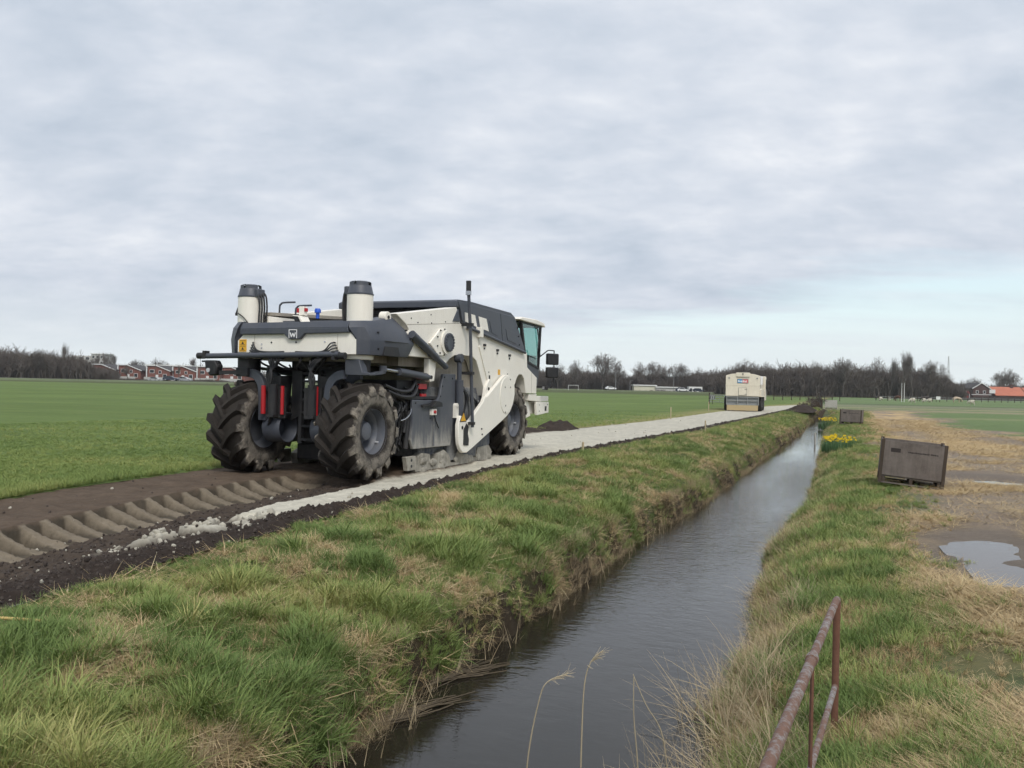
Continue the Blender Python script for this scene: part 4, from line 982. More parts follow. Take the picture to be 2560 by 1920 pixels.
    mb = MB(); mb.prism([(1.85, .25), (1.85, 1.15), (2.2, 1.6), (4.9, 1.6), (5.0, .9), (4.9, .25)], 'x', -1.30, 1.30); B(mb, 'rotor_housing', M_DUSTY, bev=.02)
    mb = MB(); mb.box(-.55, .75, .55, 1.9, .22, .50); mb.box(-.6, .6, .6, 1.8, .50, 1.05); B(mb, 'belly_tank', M_BLACK, bev=.02)
    mb = MB(); mb.box(.55, 1.30, 1.0, 1.9, 1.35, 1.72); mb.box(.7, 1.42, 1.05, 2.4, 1.36, 1.42); B(mb, 'hydraulic_block', M_BLACK, bev=.01)
    mb = MB(); mb.box(1.32, 1.40, 1.65, 1.95, 1.56, 1.66); mb.box(1.38, 1.42, 1.72, 1.9, 1.42, 1.47); B(mb, 'red_handle', M_RED)
    for k in range(16):
        y0 = r.uniform(.9, 1.9); z0 = r.uniform(1.3, 1.75); h = MB()
        h.tube(smoothpath([(1.25 + r.uniform(-.1, .1), y0, z0), (1.36, y0 + r.uniform(-.3, .3), z0 - .15), (1.30, y0 + r.uniform(-.3, .5), z0 - .5), (1.28, y0 + r.uniform(-.2, .4), z0 - .95)], 5), r.uniform(.015, .028), 6); B(h, 'hose', M_HOSE)
    for (y0, z0) in ((.95, 1.62), (1.05, 1.52)):
        h = MB(); h.tube(smoothpath([(1.38, y0 - .5, z0), (1.44, y0 - .1, z0 - .1), (1.44, y0 + .3, z0 - .08), (1.36, y0 + .6, z0 + .1)], 6), .034, 8); B(h, 'fat_hose', M_HOSE)
    h = MB(); h.tube(smoothpath([(1.40, 1.0, .98), (1.44, 1.12, 1.02), (1.44, 1.28, 1.12), (1.40, 1.34, 1.26)], 6), .012, 6); B(h, 'steel_pipe', M_ROD)
    mb = MB(); mb.cyl((1.36, 1.25, .45), (1.36, 1.35, 1.15), .05, 12); mb.cyl((1.36, 1.18, .75), (1.36, 1.24, .98), .03, 10); B(mb, 'scraper_cylinder', M_BLACK)
    # ---- right (and left) rotor housing shields, swing arm, lift cylinder
    for sg in (1, -1):
        a, b = sg * 1.40, sg * 1.46
        mb = MB(); mb.prism([(2.50, 1.86), (3.05, 1.87), (3.06, 1.2), (3.0, .95), (2.88, .42), (1.36, .44), (1.27, .62), (1.34, 1.0), (1.30, 1.36), (2.28, 1.34), (2.40, 1.45)], 'x', a, b); sh = B(mb, 'housing_shield', M_SHIELD, bev=.012)
        mb = MB(); mb.box(min(sg * 1.461, sg * 1.475), max(sg * 1.461, sg * 1.475), 2.12, 2.16, .46, 1.0); B(mb, 'scrape', M_DUSTY, sh)
        mb = MB()
        for (yy, z) in ((2.56, 1.80), (2.9, 1.78), (2.48, 1.62), (2.4, 1.42), (1.42, 1.3), (2.0, 1.0)): mb.cyl((sg * 1.45, yy, z), (sg * 1.472, yy, z), .016, 8)
        B(mb, 'bolt_head', M_BLACK, sh)
        mb = MB(); mb.bar((sg * 1.49, 1.62, 1.24), (sg * 1.49, 2.30, 1.30), .05, .05); mb.prism([(1.9, 1.22), (2.32, 1.22), (2.3, 1.30), (2.05, 1.34)], 'x', sg * 1.465, sg * 1.56); B(mb, 'grab_handle', M_BLACK)
        mb = MB(); mb.box(min(sg * 1.465, sg * 1.52), max(sg * 1.465, sg * 1.52), 1.96, 2.16, 1.06, 1.18); es = B(mb, 'emergency_stop_box', M_CREAM, bev=.006)
        mb = MB(); mb.cyl((sg * 1.52, 2.06, 1.12), (sg * 1.55, 2.06, 1.12), .032, 12); B(mb, 'stop_button', M_RED, es)
        h = MB(); h.tube(smoothpath([(sg * 1.50, 2.1, 1.06), (sg * 1.50, 2.16, .95), (sg * 1.49, 2.3, .80)], 5), .014, 6); B(h, 'cable', M_HOSE, es)
        # side skirt, caked with lime and soil near the ground
        mb = MB(); mb.prism([(2.85, .40), (2.95, .95), (3.1, 1.5), (3.9, 1.55), (4.55, 1.35), (4.9, .9), (4.95, .35), (4.6, .12), (2.9, .10)], 'x', sg * 1.30, sg * 1.39); B(mb, 'housing_side', M_DUSTY, bev=.01)
        mb = MB(); mb.prism([(1.10, .31), (1.46, .31), (1.46, .05), (1.16, .05)], 'x', sg * 1.38, sg * 1.47); ft = B(mb, 'scraper_plate', M_CAKED, bev=.008)
        mb = MB()
        for z in (.13, .24): mb.cyl((sg * 1.46, 1.30, z), (sg * 1.475, 1.30, z), .028, 10)
        B(mb, 'bolt_hole', M_BLACK, ft)
        mb = MB(); mb.prism([(1.5, .22), (1.8, .34), (2.1, .30), (2.16, .06), (2.34, .05), (2.4, .28), (2.68, .35), (2.92, .22), (3.0, .06), (3.3, .05), (3.36, .22), (3.8, .18), (3.9, .05), (4.2, .05), (4.26, .3), (4.85, .32), (5.02, .16), (4.9, .0), (1.55, .0), (1.48, .15)], 'x', sg * 1.26, sg * 1.42); rr = random.Random(17)
        for k in range(20): mb.lump((sg * (1.40 + rr.uniform(-.03, .03)), rr.uniform(1.5, 5.0), rr.uniform(-.02, .30) * rr.random()), rr.uniform(.05, .13), rr.random(), 2, (.4, 1.3, .8))
        B(mb, 'skid_shoe', M_CAKED, sm=50)
        arm = [(3.04, 1.03), (3.14, 1.0), (3.36, .90), (3.50, .92), (4.12, 1.30), (4.20, 1.40), (4.33, 1.42), (5.14, 1.85), (5.28, 1.90), (5.50, 1.89), (5.70, 1.80), (5.84, 1.64), (5.86, 1.45), (5.76, 1.22), (5.60, 1.05), (5.40, .95), (5.10, .84), (3.52, .30), (3.36, .25), (3.20, .26), (3.06, .34), (2.99, .46), (2.96, .62), (2.95, .84)]
        mb = MB(); mb.prism(arm, 'x', sg * 1.515, sg * 1.60); ao = B(mb, 'swing_arm', M_CREAM, bev=.014)
        mb = MB(); mb.prism([(5.35 + .36 * math.cos(t), 1.44 + .42 * math.sin(t)) for t in np.linspace(0, 6.283, 40)[:-1]], 'x', sg * 1.59, sg * 1.612); B(mb, 'arm_cover_disc', M_CREAM, ao, .006)
        mb = MB()
        for (yy, z) in ((5.25, 1.62), (5.3, 1.2), (5.56, 1.62), (5.55, 1.80), (4.05, .72), (4.08, .60), (5.3, 1.05)): mb.cyl((sg * 1.595, yy, z), (sg * 1.618, yy, z), .017, 8)
        B(mb, 'bolt_head', M_BLACK, ao)
        mb = MB(); mb.cyl((sg * 1.598, 3.12, .78), (sg * 1.612, 3.12, .78), .035, 12); mb.prism([(3.18, .42), (3.40, .40), (3.42, .52), (3.36, .66), (3.40, .78), (3.30, .86), (3.18, .74)], 'x', sg * 1.595, sg * 1.615); B(mb, 'arm_lock', M_BLACK, ao)
        mb = MB(); mb.prism([(2.99, .90), (3.30, .90), (3.16, 1.12)], 'x', sg * 1.6005, sg * 1.607); wt = B(mb, 'warning_triangle', M_BLACK, ao)
        mb = MB(); mb.prism([(3.025, .915), (3.265, .915), (3.158, 1.085)], 'x', sg * 1.6075, sg * 1.611); wy = B(mb, 'triangle_face', M_YEL, wt)
        mb = MB(); mb.box(min(sg * 1.4, sg * 1.53), max(sg * 1.4, sg * 1.53), 2.96, 3.08, .98, 1.22); mb.cyl((sg * 1.4, 3.02, 1.22), (sg * 1.53, 3.02, 1.22), .06, 12); B(mb, 'arm_eye', M_CREAM, ao)
        mb = MB(); mb.cyl((sg * 1.50, 3.18, 1.0), (sg * 1.50, 3.14, 1.75), .085, 18); lc = B(mb, 'rotor_lift_cylinder', M_DARK)
        mb = MB(); mb.cyl((sg * 1.50, 3.14, 1.7), (sg * 1.50, 3.12, 2.2), .05, 14); mb.cyl((sg * 1.42, 3.12, 2.2), (sg * 1.56, 3.12, 2.2), .09, 16); B(mb, 'cylinder_head', M_DARK, lc)
        mb = MB(); mb.prism([(4.30, 1.35), (4.62, 1.52), (4.72, 1.7), (4.55, 1.8), (4.38, 1.62)], 'x', sg * 1.46, sg * 1.54); lg = B(mb, 'arm_bracket', M_CREAM, bev=.01)
        mb = MB(); mb.cyl((sg * 1.54, 4.5, 1.58), (sg * 1.552, 4.5, 1.58), .035, 10); B(mb, 'pin', M_BLACK, lg)
        for k in range(10):
            h = MB(); y0 = 3.3 + .12 * k + rr.uniform(-.05, .05)
            h.tube(smoothpath([(sg * 1.15, y0, 1.9 - .05 * k), (sg * 1.42, y0 + .1, 1.6 - .05 * k), (sg * 1.43, y0 + .2, 1.3), (sg * 1.42, y0 + rr.uniform(.1, .4), 1.0)], 5), .022, 6); B(h, 'hose', M_HOSE if k % 2 else M_DUSTY)
        # ---- cream body side with the rotor bay and the front wheel arch cut out of it
        side = [(1.10, 2.64), (.97, 2.74), (.62, 2.90), (2.98, 3.235), (3.10, 3.05), (3.16, 2.92), (3.39, 2.885), (6.86, 2.485), (6.90, 2.12), (7.57, 1.87), (7.55, 1.47), (6.83, 1.48), (6.78, 1.66), (6.70, 1.84),
                (6.56, 1.93), (6.38, 1.93), (6.26, 1.86), (5.98, 1.50), (5.6, 1.2), (5.1, 1.25), (4.52, 1.46), (4.46, 1.42), (4.36, 1.62), (4.10, 2.02), (3.97, 2.18), (3.77, 2.26), (3.2, 2.27), (2.95, 2.25), (2.74, 2.18), (2.6, 2.10), (2.49, 1.97), (2.30, 2.04), (2.14, 2.16), (.82, 2.16), (.86, 2.4)]
        mb = MB(); mb.prism(side, 'x', sg * 1.22, sg * 1.48); bs = B(mb, 'body_side', M_CREAM, bev=.012)
        sm_ = MB()
        sm_.bar((sg * 1.4815, 1.0, 2.735), (sg * 1.4815, 3.12, 2.915), .003, .008); sm_.bar((sg * 1.4815, 4.05, 2.82), (sg * 1.4815, 4.08, 2.5), .003, .012); sm_.bar((sg * 1.4815, 7.2, 2.0), (sg * 1.4815, 7.2, 1.47), .003, .008)
        B(sm_, 'seam', M_CREAM_SHADED, bs)
        rb = MB(); rb.bar((sg * 1.49, 4.08, 2.50), (sg * 1.49, 4.62, 1.66), .03, .06); B(rb, 'edge_rib', M_CREAM, bs, .006)
        hb = MB()
        for (yy, z) in ((1.15, 2.86), (1.9, 2.99), (1.93, 2.83), (1.4, 2.80), (2.5, 2.9), (4.62, 1.95), (5.66, 1.93)): hb.cyl((sg * 1.478, yy, z), (sg * 1.488, yy, z), .014, 8)
        B(hb, 'bolt_head', M_BLACK, bs)
        hb = MB(); hb.obox((sg * 1.482, 4.66, 1.82), (.012, .06, .12)); B(hb, 'slot', M_BLACK, bs)
        hb = MB(); hb.box(min(sg * 1.481, sg * 1.486), max(sg * 1.481, sg * 1.486), 5.12, 5.24, 1.90, 2.02); B(hb, 'orange_sticker', M_YEL, bs)
        for (yy, z) in ((4.35, 2.50), (5.05, 2.42), (5.75, 2.33)):
            hb = MB(); hb.box(min(sg * 1.48, sg * 1.51), max(sg * 1.48, sg * 1.51), yy - .05, yy + .05, z + .01, z + .06); hb.box(min(sg * 1.48, sg * 1.50), max(sg * 1.48, sg * 1.50), yy - .02, yy + .02, z - .06, z - .02); B(hb, 'latch', M_BLACK, bs)
        mb = MB(); mb.box(min(sg * .85, sg * .92), max(sg * .85, sg * .92), 2.4, 6.9, 1.2, 2.5); B(mb, 'bay_wall', M_BLACK)  # coloured black so the bay reads as deep shade
        for k in range(4):
            mb = MB(); mb.bar((sg * 1.16, 2.62 + .22 * k, 2.2), (sg * 1.16, 2.9 + .22 * k, 1.55), .05, .14); B(mb, 'bay_rib', M_DARK)
        # pivot flange: bolted plate with a slate ring
        mb = MB(); mb.prism([(1.80, 2.44), (2.22, 2.74), (2.45, 2.74), (2.62, 2.62), (2.66, 2.5), (2.62, 2.36), (2.42, 2.22), (2.15, 2.21)], 'x', sg * 1.48, sg * 1.53); pv = B(mb, 'pivot_plate', M_CREAM, bev=.012)
        mb = MB(); mb.lathe([(.235, sg * 1.531), (.235, sg * 1.558), (.195, sg * 1.56), (0, sg * 1.56)], (0, 2.47, 2.49), 'x', 36); B(mb, 'pivot_disc', M_CREAM, pv)
        mb = MB(); mb.lathe([(.185, sg * 1.56), (.185, sg * 1.60), (.15, sg * 1.605), (0, sg * 1.595)], (0, 2.50, 2.49), 'x', 32); bolts(mb, (sg * 1.60, 2.50, 2.49), .155, 16, 'x', .02, sg * .022); B(mb, 'pivot_ring', M_DARK, pv)
        mb = MB(); bolts(mb, (sg * 1.53, 2.33, 2.49), .255, 9, 'x', .017, sg * .02); B(mb, 'bolt_head', M_BLACK, pv)
        # slate engine cover side with vents, and the handrail under it
        hs = [(3.10, 3.37), (6.10, 3.30), (6.84, 2.50), (3.42, 2.905), (3.30, 3.0), (3.22, 3.2)]
        mb = MB(); mb.prism(hs, 'x', sg * 1.36, sg * 1.455); hc = B(mb, 'engine_cover_side', M_DARK, bev=.014)
        def quad(n, pl, m, d0=1.456, d1=1.464): q = MB(); q.prism(pl, 'x', sg * d0, sg * d1); return B(q, n, m, hc, .004)
        quad('cover_window', [(3.40, 3.17), (3.90, 3.15), (4.02, 2.90), (3.42, 2.98)], M_CREAM); quad('cover_window', [(4.07, 3.14), (4.48, 3.12), (4.62, 2.85), (4.18, 2.89)], M_CREAM)
        quad('vent_panel', [(4.64, 3.09), (4.96, 3.06), (5.10, 2.78), (4.78, 2.83)], M_DARK); quad('vent_panel', [(5.56, 2.98), (6.05, 2.93), (6.18, 2.66), (5.68, 2.72)], M_DARK)
        sm_ = MB(); sm_.bar((sg * 1.457, 5.25, 3.30), (sg * 1.457, 5.40, 2.68), .004, .01); B(sm_, 'seam', M_BLACK, hc)
        hb = MB()
        for z in (3.05, 2.85, 2.65): hb.cyl((sg * 1.45, 6.28 + (3.05 - z) * .35, z), (sg * 1.468, 6.28 + (3.05 - z) * .35, z), .018, 8)
        B(hb, 'bolt_head', M_BLACK, hc)
        mb = MB(); mb.tube([(sg * 1.53, 3.42, 2.86), (sg * 1.53, 6.62, 2.47)], .035, 12); hr = B(mb, 'side_rail', M_DARK)
        mb = MB(); mb.box(min(sg * 1.46, sg * 1.58), max(sg * 1.46, sg * 1.58), 3.96, 4.10, 2.68, 2.90); B(mb, 'rail_bracket', M_CREAM, hr, .01)
        mb = MB(); mb.prism([(2.80, 2.93), (3.02, 3.20), (3.12, 2.95)], 'x', sg * 1.47, sg * 1.50); B(mb, 'gusset', M_DARK, bev=.004)
    # engine cover top and its dark open rear
    mb = MB(); mb.prism([(3.06, 3.25), (3.06, 3.375), (3.14, 3.41), (3.7, 3.425), (5.9, 3.38), (6.12, 3.30), (6.0, 3.24), (3.3, 3.25)], 'x', -1.44, 1.44); B(mb, 'engine_cover', M_DARK, bev=.012)
    mb = MB(); mb.box(-1.36, 1.36, 3.3, 6.2, 2.45, 3.26); B(mb, 'engine_block', M_BLACK)
    for k in range(7):
        mb = MB(); mb.box(-1.2, 1.2, 3.24, 3.29, 2.7 + .075 * k, 2.73 + .075 * k); B(mb, 'grille_slat', M_BLACK)
    mb = MB(); mb.box(-1.2, 1.2, 2.4, 8.2, 1.55, 2.45); B(mb, 'main_frame', M_CREAM_SHADED)
    # ---- mast with sensor on the right side
    mb = MB(); mb.tube([(1.68, 3.44, .78), (1.66, 3.26, 2.9), (1.65, 3.17, 3.56)], .034, 12); ms = B(mb, 'sensor_mast', M_DARK)
    mb = MB(); mb.cyl((1.65, 3.17, 3.58), (1.65, 3.165, 3.79), .052, 16); B(mb, 'mast_sensor', M_BLACK, ms)
    mb = MB(); mb.cyl((1.65, 3.17, 3.50), (1.65, 3.17, 3.58), .06, 14); B(mb, 'mast_clamp', M_ROD, ms)
    for z, yy in ((2.90, 3.26), (.86, 3.43), (1.9, 3.34)):
        mb = MB(); mb.box(1.46, 1.72, yy - .05, yy + .05, z - .03, z + .03); B(mb, 'mast_bracket', M_BLACK, ms)
    # ---- cab at the front
    mb = MB(); mb.prism([(6.86, 2.49), (6.90, 2.26), (7.80, 2.10), (7.80, 1.87), (7.60, 1.48), (6.9, 1.5), (6.6, 2.2)], 'x', -.55, 1.44); B(mb, 'cab_base', M_DARK, bev=.012)
    fr = MB()
    for x in (-.5, 1.42):
        fr.bar((x, 6.55, 3.24), (x, 6.88, 2.27), .07, .08); fr.bar((x, 7.86, 3.20), (x, 7.76, 2.10), .07, .07); fr.bar((x, 6.5, 3.23), (x, 7.9, 3.19), .07, .07); fr.bar((x, 6.86, 2.28), (x, 7.78, 2.11), .07, .06)
    for (yy, z) in ((7.87, 3.20), (7.77, 2.10), (6.5, 3.24)): fr.bar((-.5, yy, z), (1.42, yy, z), .07, .07)
    cf = B(fr, 'cab_frame', M_BLACK)
    gl = MB(); gl.prism([(6.58, 3.21), (7.84, 3.17), (7.75, 2.14), (6.9, 2.29)], 'x', 1.425, 1.435); B(gl, 'side_glass', M_GLASS, cf)
    gl = MB(); gl.prism([(6.58, 3.21), (7.84, 3.17), (7.75, 2.14), (6.9, 2.29)], 'x', -.505, -.495); B(gl, 'side_glass', M_GLASS, cf)
    gl = MB(); gl.add([(-.46, 7.775, 2.13), (1.39, 7.775, 2.13), (1.39, 7.87, 3.17), (-.46, 7.87, 3.17), (-.46, 7.783, 2.13), (1.39, 7.783, 2.13), (1.39, 7.878, 3.17), (-.46, 7.878, 3.17)], [(0, 1, 2, 3), (7, 6, 5, 4), (0, 4, 5, 1), (1, 5, 6, 2), (2, 6, 7, 3), (3, 7, 4, 0)]); B(gl, 'windscreen', M_GLASS, cf)
    mb = MB(); mb.prism([(6.30, 3.27), (6.45, 3.33), (7.5, 3.34), (7.98, 3.28), (8.06, 3.18), (7.95, 3.20), (6.35, 3.245)], 'x', -.6, 1.50); B(mb, 'cab_roof', M_CREAM, bev=.02)
    mb = MB(); mb.obox((.6, 7.1, 2.45), (.5, .5, .14)); mb.obox((.6, 6.9, 2.8), (.48, .14, .62)); B(mb, 'driver_seat', M_BLACK, bev=.04)
    mb = MB(); mb.bar((1.46, 7.55, 3.15), (1.47, 7.75, 2.7), .02, .03); mb.bar((1.46, 7.45, 3.12), (1.47, 7.56, 3.15), .02, .03); mb.bar((1.47, 7.62, 3.0), (1.47, 7.80, 2.42), .012, .02); B(mb, 'wiper', M_BLACK)
    # mirrors on a tubular arm, work lamp, front ballast box
    mb = MB(); mb.tube(smoothpath([(1.46, 7.62, 2.36), (1.62, 7.5, 2.44), (1.76, 7.42, 2.52), (1.80, 7.5, 2.565), (1.80, 7.86, 2.57), (1.80, 7.92, 2.50), (1.80, 7.9, 1.75), (1.72, 7.86, 1.62)], 5), .014, 8); ma = B(mb, 'mirror_arm', M_BLACK)
    for z0, z1 in ((2.21, 2.50), (1.88, 2.15)):
        mb = MB(); mb.obox((1.80, 7.80, (z0 + z1) / 2), (.10, .36, z1 - z0), (0, 0, -.6)); B(mb, 'mirror', M_BLACK, ma, .03)
    mb = MB(); mb.obox((1.62, 7.8, 1.62), (.14, .10, .10), (0, 0, -.6)); wl = B(mb, 'work_lamp', M_BLACK, bev=.015)
    mb = MB(); mb.obox((1.60, 7.748, 1.62), (.09, .01, .07), (0, 0, -.3)); B(mb, 'lens', M_LAMP, wl)
    mb = MB(); mb.bar((1.40, 7.6, 1.66), (1.60, 7.8, 1.64), .02, .03); B(mb, 'lamp_arm', M_BLACK, wl)
    mb = MB(); mb.prism([(7.66, .92), (8.50, .97), (8.49, 1.25), (7.60, 1.26)], 'x', 1.40, 1.47); fb = B(mb, 'ballast_plate', M_CREAM, bev=.01)
    mb = MB(); mb.box(1.471, 1.476, 8.2, 8.32, 1.02, 1.14); B(mb, 'plate_socket', M_BLACK, fb)
    mb = MB()
    for (yy, z) in ((7.8, 1.18), (7.8, 1.02), (8.4, 1.18)): mb.cyl((1.468, yy, z), (1.478, yy, z), .014, 8)
    B(mb, 'bolt_head', M_BLACK, fb)
    mb = MB(); mb.prism([(7.1, 1.30), (7.1, 1.46), (7.62, 1.46), (7.62, 1.40), (8.48, 1.40), (8.48, 1.27), (7.6, 1.27)], 'x', -1.4, 1.46); mb.box(-1.3, 1.3, 7.2, 8.4, .95, 1.26); B(mb, 'front_ballast', M_CREAM, bev=.01)
    mb = MB(); mb.prism([(6.95, 1.5), (7.2, 1.5), (7.5, .9), (7.2, .85)], 'x', .9, 1.36); B(mb, 'front_axle_arm', M_CREAM, bev=.02)
    mb = MB(); mb.box(-.8, .8, 5.9, 6.7, .6, 1.5); B(mb, 'front_axle', M_BLACK, bev=.03)
    return root
REC = recycler()
# ------------------------------------------------------------------ things on and beside the path
def at(px, D, z=0.0): return ((px - 1280) / 2100 * D, D, z)
M_WOOD = mat_paint('weathered_wood', (.185, .160, .143), .9, (.055, .045, .038), .75, 0, 2.5, .15)
M_WOOD2 = mat_paint('dark_wood', (.085, .066, .052), .9, (.03, .025, .02), .7, 0, 3.0, .15)
M_PALEBOX = mat_paint('pale_crate', (.42, .41, .37), .85, (.22, .20, .17), .5, 0, 2.0, .2)
M_STAKE = mat_paint('stake_wood', (.46, .38, .25), .85, (.2, .16, .1), .5)
M_LETTER = mat_plain('stencil_print', (.035, .028, .026), .9, 0, .3)
def crate(loc, rz, roll, wood, label, w=1.2, d=1.0, h=.86, pitch=0.0):
    t = empty('wooden_crate', loc, rot=(pitch, roll, rz)); tag(t, label, 'crate', 'crates along the ditch')
    hw, hd = w / 2, d / 2; z0 = .13
    for (name, a) in (('f', -hd), ('b', hd - .03)):
        m = MB(); m.box(-hw + .055, hw - .055, a, a + .03, z0 + .03, h); o = m.build('side_panel', wood, t, .004)
        if name == 'f' and wood is M_WOOD:
            m = MB(); m.box(-hw + .18, -hw + .36, a - .003, a - .0005, h - .22, h - .14); m.build('stencil_block', M_LETTER, o, 0, None)
            q = MB(); r = random.Random(4); x = -hw + .5
            while x < hw - .18:
                ww = r.uniform(.018, .034)
                q.box(x, x + ww, a - .003, a - .0005, h - .205 - r.uniform(0, .008), h - .205 + r.uniform(.018, .032)); x += ww + r.choice((.008, .008, .008, .03))
            b_ = q.build('stencil_line', M_LETTER, o, 0, None); b_['kind'] = 'stuff'
    for a in (-hw, hw - .03):
        m = MB(); m.box(a, a + .03, -hd + .055, hd - .055, z0 + .03, h); m.build('side_panel', wood, t, .004)
    for sx in (-1, 1):
        for sy in (-1, 1):
            m = MB(); m.box(min(sx * (hw + .004), sx * (hw - .06)), max(sx * (hw + .004), sx * (hw - .06)), min(sy * (hd + .006), sy * (hd - .05)), max(sy * (hd + .006), sy * (hd - .05)), .0, h + .025); m.build('corner_post', M_WOOD2 if wood is M_WOOD else wood, t, .006)
    m = MB(); m.box(-hw + .03, hw - .03, -hd + .03, hd - .03, z0, z0 + .028); m.build('floor_board', wood, t)
    for sx in (-hw + .062, -.03, hw - .122):
        m = MB(); m.box(sx, sx + .06, -hd + .01, hd - .01, .024, z0 - .001); m.build('bearer', M_WOOD2, t, .004)
    for sy in (-hd, hd - .06):
        m = MB(); m.box(-hw + .061, hw - .061, sy, sy + .06, .0, .022); m.build('skid_board', M_WOOD, t)
    return t
def zr(x, y): return float(z_right(np.array([x]), np.array([y]))[0])
def zl(x, y): return float(z_left(np.array([x]), np.array([y]))[0])
crate((8.22, 17.3, zr(8.22, 17.3) + .02), -.40, math.radians(4.6), M_WOOD, 'nearest weathered grey wooden crate with faded stencil, tilted beside the puddles')
crate((20.2, 49.9, zr(20.2, 49.9)), -.50, math.radians(1.5), M_WOOD, 'middle weathered wooden crate on legs at the edge of the bank')
crate((33.7, 88.6, zr(33.7, 88.6)), -.36, 0, M_PALEBOX, 'farthest crate, pale grey, beside a brown one at the end of the ditch', 1.2, 1.0, .92)
crate((32.9, 90.6, zr(32.9, 90.6)), -.36, 0, M_WOOD2, 'brown crate half hidden behind the pale grey crate', 1.2, 1.0, 1.0)

def stake(x, y, z, h, label, m=None, w=.045, lean=0):
    b = MB(); b.obox((0, 0, h / 2 - .1), (w, w, h + .2)); 
    b.add([(-w / 2, -w / 2, h), (w / 2, -w / 2, h), (w / 2, w / 2, h), (-w / 2, w / 2, h), (0, 0, h + .03)], [(0, 1, 4), (1, 2, 4), (2, 3, 4), (3, 0, 4)])
    o = b.build('marker_stake', m or M_STAKE, None, .003); o.location = (x, y, z); o.rotation_euler = (0, lean, .4); tag(o, label, 'stake', 'marker stakes along the path'); return o
stake(1.85, 21.6, -.02, .26, 'short wooden stake in the grass just ahead of the recycler', lean=.06)
stake(8.0, 34.6, -.02, .40, 'wooden stake on the ditch side of the path, halfway to the truck')
stake(8.75, 46.1, .02, .62, 'wooden stake on the field side of the path, nearer of two')
stake(14.9, 63.5, .02, .70, 'wooden stake on the field side of the path close behind the truck')
stake(14.55, 40.2, WATER_Z, .55, 'pale stake standing in the water by the daffodils', M_PALEBOX, .06)

# ---- heaps of dark spoil at the field side of the path
def heap(x, y, L, w, h, label, seed, ang=TH):
    r = random.Random(seed); mb = MB(); n = 46; k = 26; vs = []
    for i in range(n):
        for j in range(k):
            u = i / (n - 1) * 2 - 1; v = j / (k - 1) * 2 - 1
            px, py = v * w, u * L; f = max(0, 1 - u * u) ** .7 * max(0, 1 - v * v) ** .8
            nn = float(fbm(np.array([px * 2.2 + seed]), np.array([py * 2.2]), seed, 4)[0]); n2 = float(fbm(np.array([px * 8 + seed]), np.array([py * 8]), seed + 3, 3)[0])
            vs.append((px, py, f * h * (.35 + 1.2 * nn) + (n2 - .5) * .1 * min(1, f * 3) - .03))
    fs = [(i * k + j, i * k + j + 1, (i + 1) * k + j + 1, (i + 1) * k + j) for i in range(n - 1) for j in range(k - 1)]
    mb.add(vs, fs)
    o = mb.build('soil_heap', M_PEAT, None, 0, 60); o.location = (x, y, 0); o.rotation_euler = (0, 0, -ang); tag(o, label, 'soil heap', 'heaps of dark spoil'); return o
M_PEAT = mat_paint('dark_peat', (.038, .030, .026), .95, (.085, .066, .052), .7, 0, 5.0, .1)
heap(.15, 30.2, 2.2, .75, .20, 'low dark soil heap beside the path just past the recycler', 3, TH + .15)
heap(1.75, 32.4, 1.0, .7, .36, 'tallest dark soil heap on the field side of the path', 8)
heap(24.9, 72.0, 4.5, 1.1, .5, 'dark soil ridge on the ditch side of the truck', 12)

# ---- rusty tube railing at the near right
def railing():
    m, t, b = mat_new('rusty_galvanised'); p = t.add('ShaderNodeTexCoord').outputs['Object']
    n1 = t.noise(p, 16.0, 6, .75); n2 = t.noise(p, 60, 4, .6); n3 = t.noise(t.mapping(p, scale=(1, 1, 1)), 2.2, 3, .5)
    f = t.ramp(t.math('ADD', t.math('MULTIPLY', n1, .6), t.math('ADD', t.math('MULTIPLY', n2, .25), t.math('MULTIPLY', n3, .25))), [(.44, 0.0), (.58, 1.0)])
    rust = t.mix(n2, (.10, .052, .036), (.215, .125, .092)); zinc = t.mix(n2, (.22, .22, .215), (.40, .395, .385))
    setc(t, b, 'Base Color', t.mix(f, zinc, rust)); setc(t, b, 'Roughness', t.ramp(f, [(0, .45), (1, .9)])); setc(t, b, 'Metallic', t.ramp(f, [(0, .5), (1, 0.0)])); bump(t, b, n2, .4, .004)
    m2, t, b = mat_new('rusty_steel'); p = t.add('ShaderNodeTexCoord').outputs['Object']; n2 = t.noise(p, 30, 5, .6)
    setc(t, b, 'Base Color', t.mix(n2, (.085, .036, .022), (.20, .095, .06))); b.inputs['Roughness'].default_value = .9; bump(t, b, n2, .5, .004)
    root = empty('railing', (2.14, 5.46, -.75)); tag(root, 'rusty galvanised tube railing beside the water, nearest thing to the viewer', 'railing')
    def P(y, z): return (.94 + (y - 3.0) * (1.2 / 2.46) - 2.14, y - 5.46, z + .75)
    q = MB(); q.tube([P(.7, .33), P(4.24, .33)], .0255, 16); q.build('top_rail', m, root, 0, 50)
    q = MB(); q.tube([P(4.2, .33), P(5.44, .33), P(5.50, .322), P(5.53, .30), P(5.53, .26)], .0225, 16); q.build('rail_end_tube', m, root, 0, 50)
    q = MB(); q.lathe([(.026, -.03), (.031, -.028), (.031, .028), (.026, .03)], (0, 0, 0), 'y', 20); c = q.build('coupling_ring', m, root); c.location = P(4.24, .33); c.rotation_euler = (0, 0, -math.atan(1.2 / 2.46))
    q = MB(); q.tube([P(5.5, .31), P(5.5, -1.1)], .0225, 14); q.build('post', m2, root, 0, 50)
    q = MB(); q.bar(P(4.26, .31), P(4.26, -1.1), .012, .03); q.build('thin_post', m2, root, .002)
    q = MB(); q.tube([P(2.4, -.24), P(5.48, -.24)], .018, 14); q.build('lower_rail', m, root, 0, 50)
railing()

